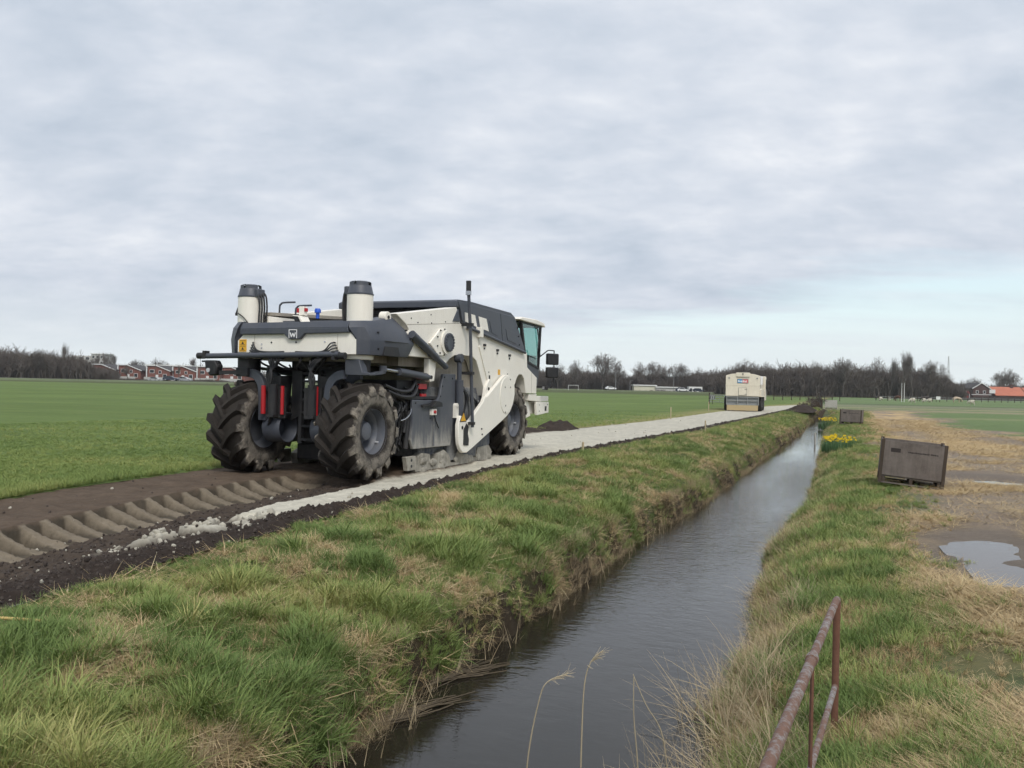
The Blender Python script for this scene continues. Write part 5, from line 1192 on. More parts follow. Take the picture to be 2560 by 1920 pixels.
# ---- separate reed stems standing in the near water
def reed_stem(x, y, pts, plume, label):
    root = empty('reed_stem', (x, y, WATER_Z)); tag(root, label, 'reed', 'lone reed stems in the water')
    q = MB(); P = smoothpath(pts, 5); q.tube(P, [.0055 * (1 - .6 * i / len(P)) for i in range(len(P))], 6); q.build('stem', M_REED1, root, 0, 60)
    if plume:
        q = MB(); r = random.Random(int(x * 100)); e = Vector(pts[-1]); d = (Vector(pts[-1]) - Vector(pts[-2])).normalized()
        for k in range(26):
            s = r.uniform(0, .9); a = e - d * (.16 * s); o = Vector((r.uniform(-.1, 1), r.uniform(-.4, .4), r.uniform(-.5, .5))).normalized() * r.uniform(.02, .055) + d * .03
            q.tube([a, a + o], [.0016, .0006], 3)
        o = q.build('plume', M_REED1, root, 0, None); o['kind'] = 'stuff'
M_REED1 = mat_plain('dry_reed', (.42, .35, .23), .85, 0, .3)
reed_stem(.12, 5.15, [(0, 0, -.3), (.03, 0, .25), (.09, 0, .60), (.14, 0, .715), (.26, .02, .76)], True, 'bent dry reed in the water, leftmost of the three tall ones')
reed_stem(.48, 5.2, [(0, 0, -.3), (0, 0, .3), (.01, 0, .68), (.05, 0, .83), (.12, 0, .90)], True, 'tallest dry reed in the water with drooping plume')
reed_stem(.86, 5.2, [(0, 0, -.3), (-.03, 0, .2), (-.06, 0, .5), (-.065, 0, .74)], False, 'straight bare reed in the water nearest the railing')
reed_stem(1.12, 5.6, [(0, 0, -.3), (-.06, 0, .2), (-.18, 0, .42), (-.27, 0, .62)], False, 'thin bare reed slanting left at the reed tangle')
# driftwood-like rafts of dead reed on the near water
def reed_raft(x, y, L, ang, label, seed):
    r = random.Random(seed); q = MB()
    for k in range(36):
        u = r.uniform(-L, L); v = r.gauss(0, .05); a = r.gauss(0, .16); l = r.uniform(.1, .35)
        c = (u, v + .06 * math.sin(u * 3), r.uniform(.0, .02)); q.tube([(c[0] - l * math.cos(a), c[1] - l * math.sin(a), c[2]), (c[0] + l * math.cos(a), c[1] + l * math.sin(a), c[2] + r.uniform(0, .03))], r.uniform(.003, .006), 4)
    o = q.build('floating_reed', M_REEDW, None, 0, None); o.location = (x, y, WATER_Z); o.rotation_euler = (0, 0, ang); tag(o, label, 'reeds', None, 'stuff')
M_REEDW = mat_plain('wet_reed', (.075, .056, .032), .8, 0, .4)
reed_raft(-.72, 6.38, .34, .62, 'raft of wet dead reed floating at the foot of the near bank', 3)
reed_raft(-.40, 7.28, .26, .6, 'smaller raft of wet dead reed along the left bank', 5)

q = MB(); q.tube(smoothpath([(-.75, -.02, .03), (-.2, 0, .06), (.25, .01, .05), (.55, .03, .03)], 4), .011, 8); o = q.build('bamboo_stick', mat_plain('yellow_stick', (.50, .36, .13), .7, 0, .2), None, 0, 60); o.location = (-3.68, 5.62, zl(-3.5, 5.62) + .07); tag(o, 'yellowish stick lying in the grass at the left edge of the picture', 'stick')
# ---- daffodils on the right bank
M_DAF = mat_plain('daffodil_yellow', (.86, .62, .03), .6, 0, .2); M_DAFL = mat_plain('daffodil_green', (.06, .13, .045), .6, 0, .3)
def daffodils(x, y, rx, ry, n, hgt, label, seed):
    r = random.Random(seed); root = empty('daffodil_clump', (x, y, zr(x, y))); tag(root, label, 'daffodils', 'daffodil clumps on the bank'); root.rotation_euler = (0, 0, -TH)
    lv = MB(); fl = MB()
    for k in range(n):
        a = r.uniform(0, 6.283); q = math.sqrt(r.random()); px, py = rx * q * math.cos(a), ry * q * math.sin(a)
        for j in range(4):
            o = r.uniform(0, 6.283); L = hgt * r.uniform(.6, 1.05); th = r.uniform(.1, .6); s = (-math.sin(o) * .009, math.cos(o) * .009); P = [(px, py, -.08)]
            for i in (1, 2, 3): P.append((px + math.cos(o) * L * math.sin(th) * i / 3, py + math.sin(o) * L * math.sin(th) * i / 3, L * i / 3 * math.cos(th * i / 2.2)))
            vs = []
            for i, p in enumerate(P): w = 1 - .3 * i; vs += [(p[0] - s[0] * w, p[1] - s[1] * w, p[2]), (p[0] + s[0] * w, p[1] + s[1] * w, p[2])]
            lv.add(vs, [(2 * i, 2 * i + 1, 2 * i + 3, 2 * i + 2) for i in range(3)])
        if r.random() < .38:
            o = r.uniform(-2.6, -.6); z = hgt * r.uniform(.85, 1.2); c = Vector((px, py, z)); f = Vector((math.cos(o), math.sin(o), -.15)); u = f.orthogonal().normalized(); v = f.cross(u)
            lv.tube([(px, py, 0), (px, py, z)], .005, 4)
            for i in range(6):
                b_ = i * math.pi / 3; d = u * math.cos(b_) + v * math.sin(b_); e = u * math.cos(b_ + 1.57) + v * math.sin(b_ + 1.57); R = .043
                fl.add([tuple(c), tuple(c + d * R * .55 + e * R * .32), tuple(c + d * R), tuple(c + d * R * .55 - e * R * .32)], [(0, 1, 2, 3)])
            fl.tube([tuple(c), tuple(c + f * .04)], [.012, .024], 7)
    o = lv.build('leaves', M_DAFL, root, 0, None, fix=False); o['kind'] = 'stuff'; o = fl.build('blossoms', M_DAF, root, 0, None); o['kind'] = 'stuff'
daffodils(11.85, 30.4, .60, 1.3, 170, .42, 'yellow daffodil clump at the water, nearer of the two large ones', 3)
daffodils(12.75, 33.4, .38, .3, 22, .26, 'small separate tuft of daffodils on the bank, below the middle crate', 5)
daffodils(20.9, 55.4, .6, .9, 130, .62, 'farther yellow daffodil clump near the end of the water', 7)

# ---- binder spreader truck ahead on the path
M_TRUCK = mat_paint('truck_cream', (.74, .68, .56), .5, (.40, .34, .26), .3, 0, 1.5)
M_GALV = mat_paint('galvanised_grey', (.30, .31, .31), .6, (.15, .14, .12), .4)
M_SPREAD = mat_paint('yellow_skirt', (.42, .32, .17), .7, (.34, .29, .2), .6, 0, 2.0)
M_SBLUE = mat_plain('sign_blue', (.10, .30, .52), .5); M_SRED = mat_plain('sign_red', (.60, .13, .14), .5); M_SDARK = mat_plain('sign_frame', (.10, .10, .10), .6)
M_TY2 = mat_plain('truck_tyre', (.025, .024, .023), .85, 0, .3)
def spreader():
    root = empty('spreader_truck', (18.2, 66.3, .02), -math.radians(19.2)); tag(root, 'cream binder spreader truck seen from behind at the far end of the path', 'truck')
    B = lambda mb, n, m, p=root, bev=.0: mb.build(n, m, p, bev)
    w = 1.30
    q = MB(); q.prism([(-w, 1.17), (w, 1.17), (w, 2.80), (.85, 2.93), (0, 2.99), (-.85, 2.93), (-w, 2.80)], 'y', 0, 5.2); body = B(q, 'hopper', M_TRUCK, bev=.03)
    q = MB(); q.box(-w - .012, w + .012, -.02, .03, 2.0, 2.04); B(q, 'seam_rib', M_TRUCK, body)
    for x in (-.52, .52): q = MB(); q.box(x - .02, x + .02, -.025, -.001, 1.2, 1.98); B(q, 'upright_rib', M_TRUCK, body)
    q = MB(); q.prism([(-.50, 2.70), (.52, 2.70), (.55, 2.95), (.52, 3.04), (-.50, 3.04), (-.53, 2.95)], 'y', -.06, .5); hx = B(q, 'top_hatch', M_TRUCK, root, .02)
    q = MB(); q.box(-.52, .54, -.07, -.055, 2.68, 2.70); B(q, 'hatch_edge', M_SDARK, hx); q = MB(); q.box(-.03, .05, -.085, -.061, 2.84, 2.99); B(q, 'hatch_lock', M_SDARK, hx)
    q = MB(); q.box(-.41, .43, -.03, -.001, 2.20, 2.53); sg = B(q, 'sign_board', M_SDARK)
    q = MB(); q.box(-.385, -.02, -.036, -.0305, 2.225, 2.505); B(q, 'sign_blue_half', M_SBLUE, sg); q = MB(); q.box(-.016, .405, -.036, -.0305, 2.225, 2.505); B(q, 'sign_red_half', M_SRED, sg)
    q = MB(); r = random.Random(2); x = -.34
    for ww, hh in ((.09, .16), (.07, .11), (.04, .11), (.10, .11), (.04, .14), (.09, .16), (.05, .11), (.07, .11), (.05, .15)):
        q.box(x, x + ww * .78, -.041, -.0365, 2.30, 2.30 + hh * .8); x += ww + .008
    q.box(-.12, .36, -.041, -.0365, 2.255, 2.27); o = B(q, 'sign_lettering', M_WHITE, sg); o['kind'] = 'stuff'
    q = MB(); q.box(-.30, .30, -.035, -.001, 1.26, 1.82); dr = B(q, 'access_door', M_TRUCK, bev=.008)
    for z in (1.34, 1.72): q = MB(); q.box(.16, .34, -.05, -.036, z - .015, z + .015); B(q, 'hinge', M_SDARK, dr)
    q = MB()
    for a in ((-.32, -.30, 1.25, 1.83), (.30, .315, 1.25, 1.83), (-.32, .315, 1.825, 1.84), (-.32, .315, 1.235, 1.25)): q.box(a[0], a[1], -.03, -.001, a[2], a[3])
    o = B(q, 'door_gap', M_SDARK, dr); o['kind'] = 'stuff'
    for x in (-1.04, 1.10): q = MB(); q.cyl((x, -.05, 2.60), (x, 0, 2.60), .06, 12); B(q, 'rear_lamp', M_GALV)
    q = MB(); q.box(-1.20, 1.24, .15, .3, .47, 1.17); B(q, 'spreader_back', M_GALV)
    for x in (-1.20, -.38, .40, 1.22): q = MB(); q.box(x - .025, x + .025, -.02, .12, .47, 1.16); B(q, 'spreader_upright', M_GALV, root, .004)
    for z in (.50, .84, 1.10): q = MB(); q.box(-1.22, 1.24, .0, .08, z - .025, z + .025); B(q, 'spreader_bar', M_GALV)
    q = MB(); q.prism([(-.05, .46), (.12, .46), (.02, .04), (-.10, .04)], 'x', -1.18, 1.2); B(q, 'spreader_skirt', M_SPREAD, bev=.01)
    q = MB(); q.box(-.5, .5, .3, 6.8, .75, 1.16); B(q, 'chassis', M_BLACK)
    for y in (1.2, 4.4):
        for sx in (-1, 1):
            q = MB(); q.lathe([(.30, -.24), (.52, -.24), (.57, -.18), (.58, 0), (.57, .18), (.52, .24), (.30, .24)], (0, 0, 0), 'x', 28); wl = B(q, 'wheel', M_TY2); wl.location = (sx * 1.22, y, .57)
            q = MB(); q.lathe([(0, sx * .10), (.12, sx * .12), (.28, sx * .18), (.31, sx * .23)], (0, 0, 0), 'x', 24); B(q, 'rim', M_GALV, wl)
    q = MB(); q.box(1.28, 1.50, .3, 5.0, 1.14, 1.19); q.prism([(.3, 1.19), (.3, 1.7), (.5, 1.75), (5.0, 1.75), (5.0, 1.19)], 'x', 1.28, 1.42); B(q, 'side_locker', M_TRUCK, bev=.015)
    q = MB(); q.prism([(5.4, .8), (7.2, .8), (7.3, 1.7), (7.0, 2.75), (6.7, 2.85), (5.4, 2.85)], 'x', -1.2, 1.5); cb = B(q, 'cab', M_TRUCK, bev=.05)
    q = MB(); q.prism([(5.9, 1.75), (7.0, 1.75), (6.85, 2.6), (5.9, 2.6)], 'x', 1.497, 1.51); B(q, 'cab_window', M_BLACK, cb)
    q = MB(); q.box(1.55, 1.62, 6.6, 6.9, 1.55, 1.95); B(q, 'side_mirror', M_BLACK, cb, .02)
    q = MB(); q.box(1.305, 1.46, .6, 1.4, 2.1, 2.78); B(q, 'filter_box', M_WHITE, bev=.02)
spreader()

# ---- tube gate left of the truck
def gate():
    x, y, _ = at(1774, 95); x2, y2, _ = at(1826, 93)
    root = empty('field_gate', (x, y, .03), math.atan2(y2 - y, x2 - x)); L = math.hypot(x2 - x, y2 - y); tag(root, 'grey tube field gate between post and truck', 'gate')
    for a in (0, L): q = MB(); q.tube([(a, 0, -.1), (a, 0, 1.25)], .06, 8); q.build('gate_post', M_WOOD2, root)
    for z in (.25, .5, .75, 1.0): q = MB(); q.tube([(.06, 0, z), (L - .06, 0, z)], .04, 6); q.build('gate_bar', M_GALV, root)
    for a in (.08, L / 2, L - .08): q = MB(); q.tube([(a, .02, .2), (a, .02, 1.05)], .025, 6); q.build('gate_upright', M_GALV, root)
    q = MB(); q.bar((.1, .04, .25), (L / 2, .04, 1.0), .04, .02); q.build('gate_brace', M_GALV, root)
    for k, px in enumerate((1782, 1818)):
        x, y, _ = at(px, 92); b = empty('striped_barrier', (x, y, .03)); tag(b, ('black and white striped barrier board left of the field gate', 'black and white striped barrier board against the truck')[k], 'barrier', 'striped barrier boards')
        q = MB(); q.box(-.03, .03, .02, .06, -.05, 1.0); q.build('barrier_leg', M_WOOD2, b)
        q = MB(); q.box(-.28, .28, -.01, .02, .55, 1.05); bo = q.build('board', M_GALV, b)
        for j in (-.22, 0, .22): q = MB(); q.prism([(j - .10, .58), (j - .02, .58), (j + .10, 1.02), (j + .02, 1.02)], 'y', -.014, -.0105); q.build('stripe', M_BLACK, bo, 0, None)
gate()
# ------------------------------------------------------------------ the distance: road, trees, houses, cars, animals
M_BARK = mat_plain('bare_bark', (.085, .074, .064), .9, 0, .25, .6)
M_TWIG = mat_plain('bare_twigs', (.15, .128, .11), .95, 0, .25, .4)
M_THICK = mat_plain('thicket_twigs', (.125, .104, .088), .95, 0, .35, .3)
def branch_tree(seed, h, spread, levels, kids, up, trunk_f=.28, r0=.018, minr=.03):
    """segments of a bare tree of height h: (a, b, ra, rb, level)"""
    r = random.Random(seed); S = []
    def grow(p, d, L, rad, lv):
        n = 3 if lv < 2 else 2; q = p.copy(); dd = d.copy()
        for i in range(n):
            dd = (dd + Vector((r.gauss(0, .10), r.gauss(0, .10), r.gauss(up * .08, .05)))).normalized()
            e = q + dd * (L / n); ra = max(minr, rad * (1 - .35 * i / n)); rb = max(minr * .8, rad * (1 - .35 * (i + 1) / n)); S.append((q, e, ra, rb, lv))
            if lv < levels:
                k = kids[lv] if i == n - 1 else (1 if (lv > 0 or i > 0) and r.random() < .75 else 0)
                for _ in range(k):
                    a = r.uniform(0, 6.283); t = r.uniform(.3, .3 + spread)
                    ax = dd.orthogonal().normalized(); ax.rotate(Matrix.Rotation(a, 3, dd)); nd = (dd * math.cos(t) + ax * math.sin(t)); nd = (nd + Vector((0, 0, up * .35))).normalized()
                    grow(e.copy(), nd, L * r.uniform(.58, .82), rad * .58, lv + 1)
            q = e
    grow(Vector((0, 0, -.2)), Vector((0, 0, 1)), h * trunk_f + .2, h * r0, 0)
    return S
def seg_mesh(name, segs, mat, n=3):
    vs = []; fs = []
    for a, b, ra, rb, lv in segs:
        k = n if lv > 1 else 6; d = (b - a).normalized(); u = d.orthogonal().normalized(); w = d.cross(u); s = len(vs)
        for p, rr in ((a, ra), (b, rb)):
            for i in range(k): t = 6.283 * i / k; vs.append(tuple(p + (u * math.cos(t) + w * math.sin(t)) * rr))
        fs += [(s + i, s + (i + 1) % k, s + k + (i + 1) % k, s + k + i) for i in range(k)]
    me = bpy.data.meshes.new(name); me.from_pydata(vs, [], fs); me.materials.append(mat); me.polygons.foreach_set('use_smooth', [True] * len(fs)); me.update(); return me
def tree_kind(seed, h, spread, levels, kids, up, **kw):
    S = branch_tree(seed, h, spread, levels, kids, up, **kw); top = max(s[1].z for s in S); wid = max(max(abs(s[1].x), abs(s[1].y)) for s in S)
    return seg_mesh('trunk', [s for s in S if s[4] <= 1], M_BARK), seg_mesh('crown', [s for s in S if s[4] > 1], M_TWIG), top, wid
ROUND = [tree_kind(s, 12, .75, 5, (5, 4, 4, 3, 3), .35, minr=.017) for s in (1, 2, 3)]
TALL = [tree_kind(s, 14, .42, 5, (4, 4, 3, 3, 2), .8, minr=.016) for s in (11, 12)]
def tree(px, D, top_m, kind, label, wid=None, rz=0.0):
    x, y, _ = at(px, D); t = empty('bare_tree', (x, y, .1), rz); s = top_m / kind[2]; sx = (wid / 2 / kind[3]) if wid else s; t.scale = (sx, sx, s)
    for nm, me in (('trunk', kind[0]), ('crown', kind[1])):
        o = bpy.data.objects.new(nm, me); COL.objects.link(o); o.parent = t
    tag(t, label, 'tree', 'bare trees on the horizon'); return t
def far_trees():
    L = [ # px, D, height m, kind, label, crown width
        (1505, 350, 15.2, ROUND[0], 'largest round-crowned bare tree on the horizon, right of the recycler cab', 17),
        (1440, 350, 12.0, ROUND[1], 'round bare tree left of the largest one', 13), (1545, 350, 12.5, ROUND[2], 'bare tree just right of the largest round one', 11),
        (1594, 355, 12.0, ROUND[1], 'left tree of the pair of round bare trees above the pale shed', 12), (1632, 355, 12.3, ROUND[0], 'right tree of the pair of round bare trees above the pale shed', 12),
        (1668, 360, 11.4, ROUND[2], 'bare tree right of the pair above the pale shed', 12), (1698, 355, 11.8, ROUND[0], 'broad bare tree behind the white car by the truck', 14),
        (1740, 370, 10.6, ROUND[1], 'dense bare tree between the pale shed and the truck', 11), (1395, 360, 11.0, ROUND[2], 'bare tree directly behind the recycler mirrors', 12), (1782, 365, 9.6, ROUND[0], 'low bare tree left of the truck roof', 11),
        (1860, 300, 12.4, ROUND[2], 'bare tree showing above the truck roof', 14), (1905, 310, 11.6, ROUND[1], 'bare tree above the right edge of the truck', 12),
        (2110, 300, 13.4, ROUND[0], 'broad round bare tree in the middle of the right wood', 15), (2060, 310, 12.2, ROUND[2], 'bare tree left of the broad one in the right wood', 12), (2030, 300, 12.0, ROUND[1], 'bare tree at the left part of the right wood', 11),
        (2184, 310, 14.4, ROUND[1], 'pale bare tree between the broad tree and the tall group in the right wood', 13), (2225, 305, 14.0, TALL[0], 'narrow bare tree at the left of the tall group', 8),
        (2257, 300, 16.4, TALL[1], 'tallest upright bare tree of the right wood', 10), (2282, 300, 16.2, TALL[0], 'second tall upright bare tree, beside the tallest', 9), (2330, 310, 13.6, ROUND[0], 'bare tree at the right end of the right wood', 13),
        (2365, 330, 10.2, ROUND[2], 'low bare tree under the distant mast', 11), (2520, 400, 14.2, ROUND[1], 'round bare tree behind the orange barn roof', 20), (2500, 410, 13.0, ROUND[0], 'bare tree left behind the orange barn roof', 13), (2440, 420, 10.5, ROUND[2], 'bare tree behind the farmhouse gable', 12),
        (152, 275, 11.4, TALL[0], 'thin tall bare tree at the left, highest there', 5.5), (10, 262, 9.2, ROUND[1], 'bare tree at the left edge of the picture', 9), (78, 265, 9.0, ROUND[2], 'bushy bare tree left of the thin tall one', 9), (100, 266, 8.8, ROUND[0], 'second bushy bare tree left of the thin tall one', 8),
        (185, 280, 8.6, ROUND[1], 'layered bare tree in front of the apartment block', 9), (262, 390, 12.0, TALL[1], 'pale bare tree right of the apartment block', 9), (288, 390, 11.6, TALL[0], 'second pale bare tree right of the apartment block', 8), (240, 400, 11.8, TALL[1], 'bare tree over the apartment block roof', 8),
        (398, 390, 9.6, ROUND[2], 'bare tree behind the long white roof edge', 14), (490, 380, 10.2, TALL[0], 'bare tree above the last brick house by the recycler', 9), (340, 395, 8.8, ROUND[0], 'bare tree behind the first brick house', 12), (320, 282, 4.6, ROUND[2], 'small bare street tree in front of the brick houses', 5), (445, 285, 5.2, TALL[1], 'slim bare street tree between the brick houses', 3)]
    for i, (px, D, h, k, lab, w) in enumerate(L): tree(px, D, h + 1.0, k, lab, w, rz=i * 1.7)
far_trees()
# dense winter thickets that read as one dark mass
def thicket_mesh(seed, dens):
    r = random.Random(seed); S = []
    for k in range(dens):
        a = r.uniform(0, 6.283); q = math.sqrt(r.random()) * .55; p = Vector((q * math.cos(a), q * math.sin(a), 0)); H = r.uniform(.45, 1.0) * (1 - .35 * q); d = Vector((r.gauss(0, .16), r.gauss(0, .16), 1)).normalized()
        e = p + d * H * .6; S.append((p, e, .010, .008, 2))
        for _ in range(7):
            t = r.uniform(.25, 1.0); b = p.lerp(e, t); dd = (d + Vector((r.gauss(0, .55), r.gauss(0, .55), r.gauss(.1, .3)))).normalized(); L = H * r.uniform(.22, .42); f = b + dd * L; S.append((b, f, .006, .004, 2))
            for _ in range(4):
                b2 = b.lerp(f, r.uniform(.3, 1)); d2 = (dd + Vector((r.gauss(0, .6), r.gauss(0, .6), r.gauss(.2, .3)))).normalized(); S.append((b2, b2 + d2 * L * r.uniform(.3, .6), .0042, .003, 2))
    return bpy.data.objects.new('thicket', seg_mesh('thicket', S, M_THICK))
S_THICK = variant_set('thickets', [thicket_mesh(s, 46) for s in (1, 2, 3, 4)])
def thicket(name, label, px0, px1, D0, D1, rows, step, hfun, seed, dep=3.0):
    rng = np.random.default_rng(seed); P = []; Sc = []
    for k in range(rows):
        px = px0
        while px < px1:
            f = (px - px0) / (px1 - px0); D = D0 + (D1 - D0) * f + k * dep + rng.normal(0, 1.0); P.append(((px - 1280) / 2100 * D, D, -.1)); Sc.append(hfun(px) * rng.uniform(.72, 1.05) * (1 + .22 * math.sin(px * .045 + seed) * (k / rows))); px += step * rng.uniform(.7, 1.3)
    n = len(P); scatter(name, P, np.stack([0 * np.zeros(n), np.zeros(n), rng.random(n) * 6.28], 1), np.array(Sc), (rng.random(n) * 4).astype(int), rng.random(n), S_THICK, label, 'thicket')
ip = lambda *a: (lambda px: float(np.interp(px, [q[0] for q in a], [q[1] for q in a])))
thicket('left_thicket', 'dark leafless thicket along the road at the left', -60, 285, 258, 285, 4, 9, ip((-60, 11.5), (90, 11.5), (130, 10), (180, 10.5), (230, 7.0), (285, 5.2)), 1)
thicket('house_hedge', 'low dark hedge and shrubs in front of the brick houses', 285, 580, 272, 276, 2, 9, ip((285, 1.7), (430, 1.3), (500, 2.0), (580, 1.6)), 2)
thicket('house_backdrop', 'leafless trees behind the brick houses', 200, 640, 372, 380, 3, 10, ip((200, 10.5), (300, 9.0), (360, 7.6), (420, 9.6), (520, 9.0), (640, 8)), 3)
thicket('middle_thicket', 'dark leafless belt behind the road in the middle', 1330, 1850, 372, 352, 4, 9, ip((1330, 11), (1480, 11), (1600, 9.8), (1750, 11), (1850, 12)), 4)
thicket('road_shrubs', 'low dark shrubs along the far road', 1340, 1850, 356, 344, 1, 13, ip((1340, 1.6), (1560, 1.4), (1760, 2.0), (1850, 1.8)), 5)
thicket('right_thicket', 'dark leafless wood behind the pasture right of the truck', 1820, 2390, 300, 318, 5, 9, ip((1820, 11.5), (1900, 13), (2050, 14), (2150, 13.2), (2280, 14.2), (2340, 11), (2390, 8.5)), 6)
thicket('farm_thicket', 'leafless trees behind the farm at the right edge', 2370, 2680, 365, 365, 4, 10, ip((2370, 8.2), (2450, 9.0), (2560, 8.6), (2680, 8.2)), 7)
thicket('farm_hedge', 'dark hedge in front of the farm roofs', 2330, 2680, 322, 322, 2, 9, ip((2330, 2.2), (2400, 1.4), (2480, 2.3), (2680, 2.2)), 8)

# ---- far road on its low bank
def road():
    a = Vector((-260, 140, 0)); b = Vector((-101, 252, 0)); c = Vector((41, 352, 0)); d = Vector((140, 318, 0)); pts = [a, b, c, Vector((75, 338, 0)), d]
    pts = smoothpath([(-260, 138, 0), (-137, 226, 0), (-101, 252, 0), (-30, 305, 0), (30, 345, 0), (70, 338, 0), (120, 330, 0), (260, 350, 0)], 10)
    def ribbon(name, offs, mat, kind='structure'):
        vs = []
        for i, p in enumerate(pts):
            t = (pts[min(i + 1, len(pts) - 1)] - pts[max(i - 1, 0)]).normalized(); n = Vector((-t.y, t.x, 0))
            for o, z in offs: q = p + n * o; vs.append((q.x, q.y, z))
        k = len(offs); fs = [(i * k + j, i * k + j + 1, (i + 1) * k + j + 1, (i + 1) * k + j) for i in range(len(pts) - 1) for j in range(k - 1)]
        m = MB(); m.add(vs, fs); o = m.build(name, mat, None, 0, 40); o['kind'] = kind
    ribbon('road_bank', [(-14, -.05), (-9, .2), (-4.2, .50), (4.2, .50), (8, .2), (12, -.05)], mat_plain('verge_grass', (.105, .125, .05), .95, 0, .35, .05))
    ribbon('road', [(-2.6, .54), (2.6, .54)], mat_plain('asphalt', (.11, .11, .108), .9, 0, .1, .2))
road()
# ---- buildings
M_BRICK = mat_plain('red_brick', (.20, .078, .06), .9, 0, .25, .8); M_BRICKD = mat_plain('dark_brick', (.085, .05, .045), .9, 0, .3, .6); M_FASC = mat_plain('white_fascia', (.72, .72, .70), .6, 0, .05)
M_ROOFD = mat_plain('dark_roof', (.06, .055, .055), .85, 0, .2, .5); M_TILE = mat_plain('orange_tiles', (.44, .15, .09), .85, 0, .25, .5); M_PANE = mat_plain('window_pane', (.03, .035, .04), .1, 0, .2); M_CONC = mat_plain('pale_concrete', (.46, .45, .43), .85, 0, .1, .3)
def window(parent, x, y, z, w, h):
    q = MB(); q.box(x - w / 2 - .12, x + w / 2 + .12, y - .06, y + .02, z - .12, z + h + .12); f = q.build('window', M_FASC, parent); q = MB(); q.box(x - w / 2, x + w / 2, y - .09, y - .061, z, z + h); q.build('pane', M_PANE, f)
def brick_house(px, D, label, rz=-.1):
    x, y, _ = at(px, D); t = empty('brick_house', (x, y, .2), rz); tag(t, label, 'house', 'brick houses along the road')
    q = MB(); q.prism([(0, 0), (0, 5.3), (3.2, 5.3), (8.2, 3.5), (8.2, 0)], 'y', 0, 9); q.build('wall', M_BRICK, t)
    q = MB(); q.prism([(-.3, 5.36), (3.25, 5.36), (8.7, 3.40), (8.7, 3.6), (3.25, 5.58), (-.3, 5.58)], 'y', -.25, 9.2); rf = q.build('roof', M_ROOFD, t)
    q = MB(); q.prism([(-.35, 5.34), (3.25, 5.34), (8.75, 3.36), (8.75, 3.62), (3.28, 5.62), (-.35, 5.62)], 'y', -.42, -.26); q.build('fascia', M_FASC, rf)
    q = MB(); q.box(-.5, -.15, -.3, 0, 0, 5.3); q.build('downpipe', M_FASC, t)
    for (wx, wz, ww, wh) in ((1.6, 2.9, 1.5, 1.0), (4.6, 2.7, .8, .9), (6.4, 1.2, 1.2, 1.2)): window(t, wx, 0, wz, ww, wh)
    q = MB(); q.box(3.0, 4.0, -.06, .02, .1, 2.2); q.build('door', M_FASC, t)
    q = MB(); q.box(.3, 7.9, -3.1, -3.0, .0, 1.35); q.build('garden_wall', M_CONC, t)
for i, (px, lab) in enumerate(((232, 'brick house half hidden behind the thicket, first of the row'), (297, 'brick house with white roof edge, second of the row'), (369, 'brick house in the middle of the row, above the dark car'), (434, 'brick house fourth of the row'), (495, 'brick house nearest the recycler, last clear one of the row'), (556, 'brick house glimpsed behind the recycler beam'))): brick_house(px, 300 + (i % 2) * 1.5, lab)
def block(px0, px1, D, z0, z1, depth, wall, label, name, cols, rows, fascia=True):
    x0, y, _ = at(px0, D); x1 = at(px1, D)[0]; t = empty(name, (x0, y, 0)); tag(t, label, 'building'); w = x1 - x0
    q = MB(); q.box(0, w, 0, depth, z0, z1); q.build('wall', wall, t)
    if fascia: q = MB(); q.box(-.4, w + .4, -.4, depth + .4, z1, z1 + .45); q.build('roof_edge', M_FASC, t)
    for r_ in range(rows):
        for c in range(cols): window(t, w * (c + .5) / cols, 0, z1 - (r_ + 1) * 2.9 + .9, w / cols * .5, 1.3)
block(364, 478, 345, 0, 6.2, 9, M_BRICKD, 'long dark terrace with a white roof edge behind the brick houses', 'terraced_houses', 7, 2)
block(176, 226, 420, 0, 11.4, 10, M_CONC, 'lower pale wing of the apartment block above the thicket', 'apartment_wing', 3, 3, False)
block(227, 258, 418, 0, 12.2, 10, M_CONC, 'pale apartment block with balcony bands at the left horizon', 'apartment_block', 3, 4)
block(1585, 1640, 349.5, 0, 2.5, 5, mat_plain('cream_shed', (.60, .58, .46), .8, 0, .1, .3), 'pale cream low shed on the far road', 'low_shed', 5, 0)
block(1641, 1700, 349, 0, 1.9, 5, M_CONC, 'grey lower shed right of the cream one', 'low_shed', 6, 0)
block(1722, 1756, 344, 0, 2.6, 3, M_FASC, 'white site cabin right of the white car', 'site_cabin', 3, 1, False)
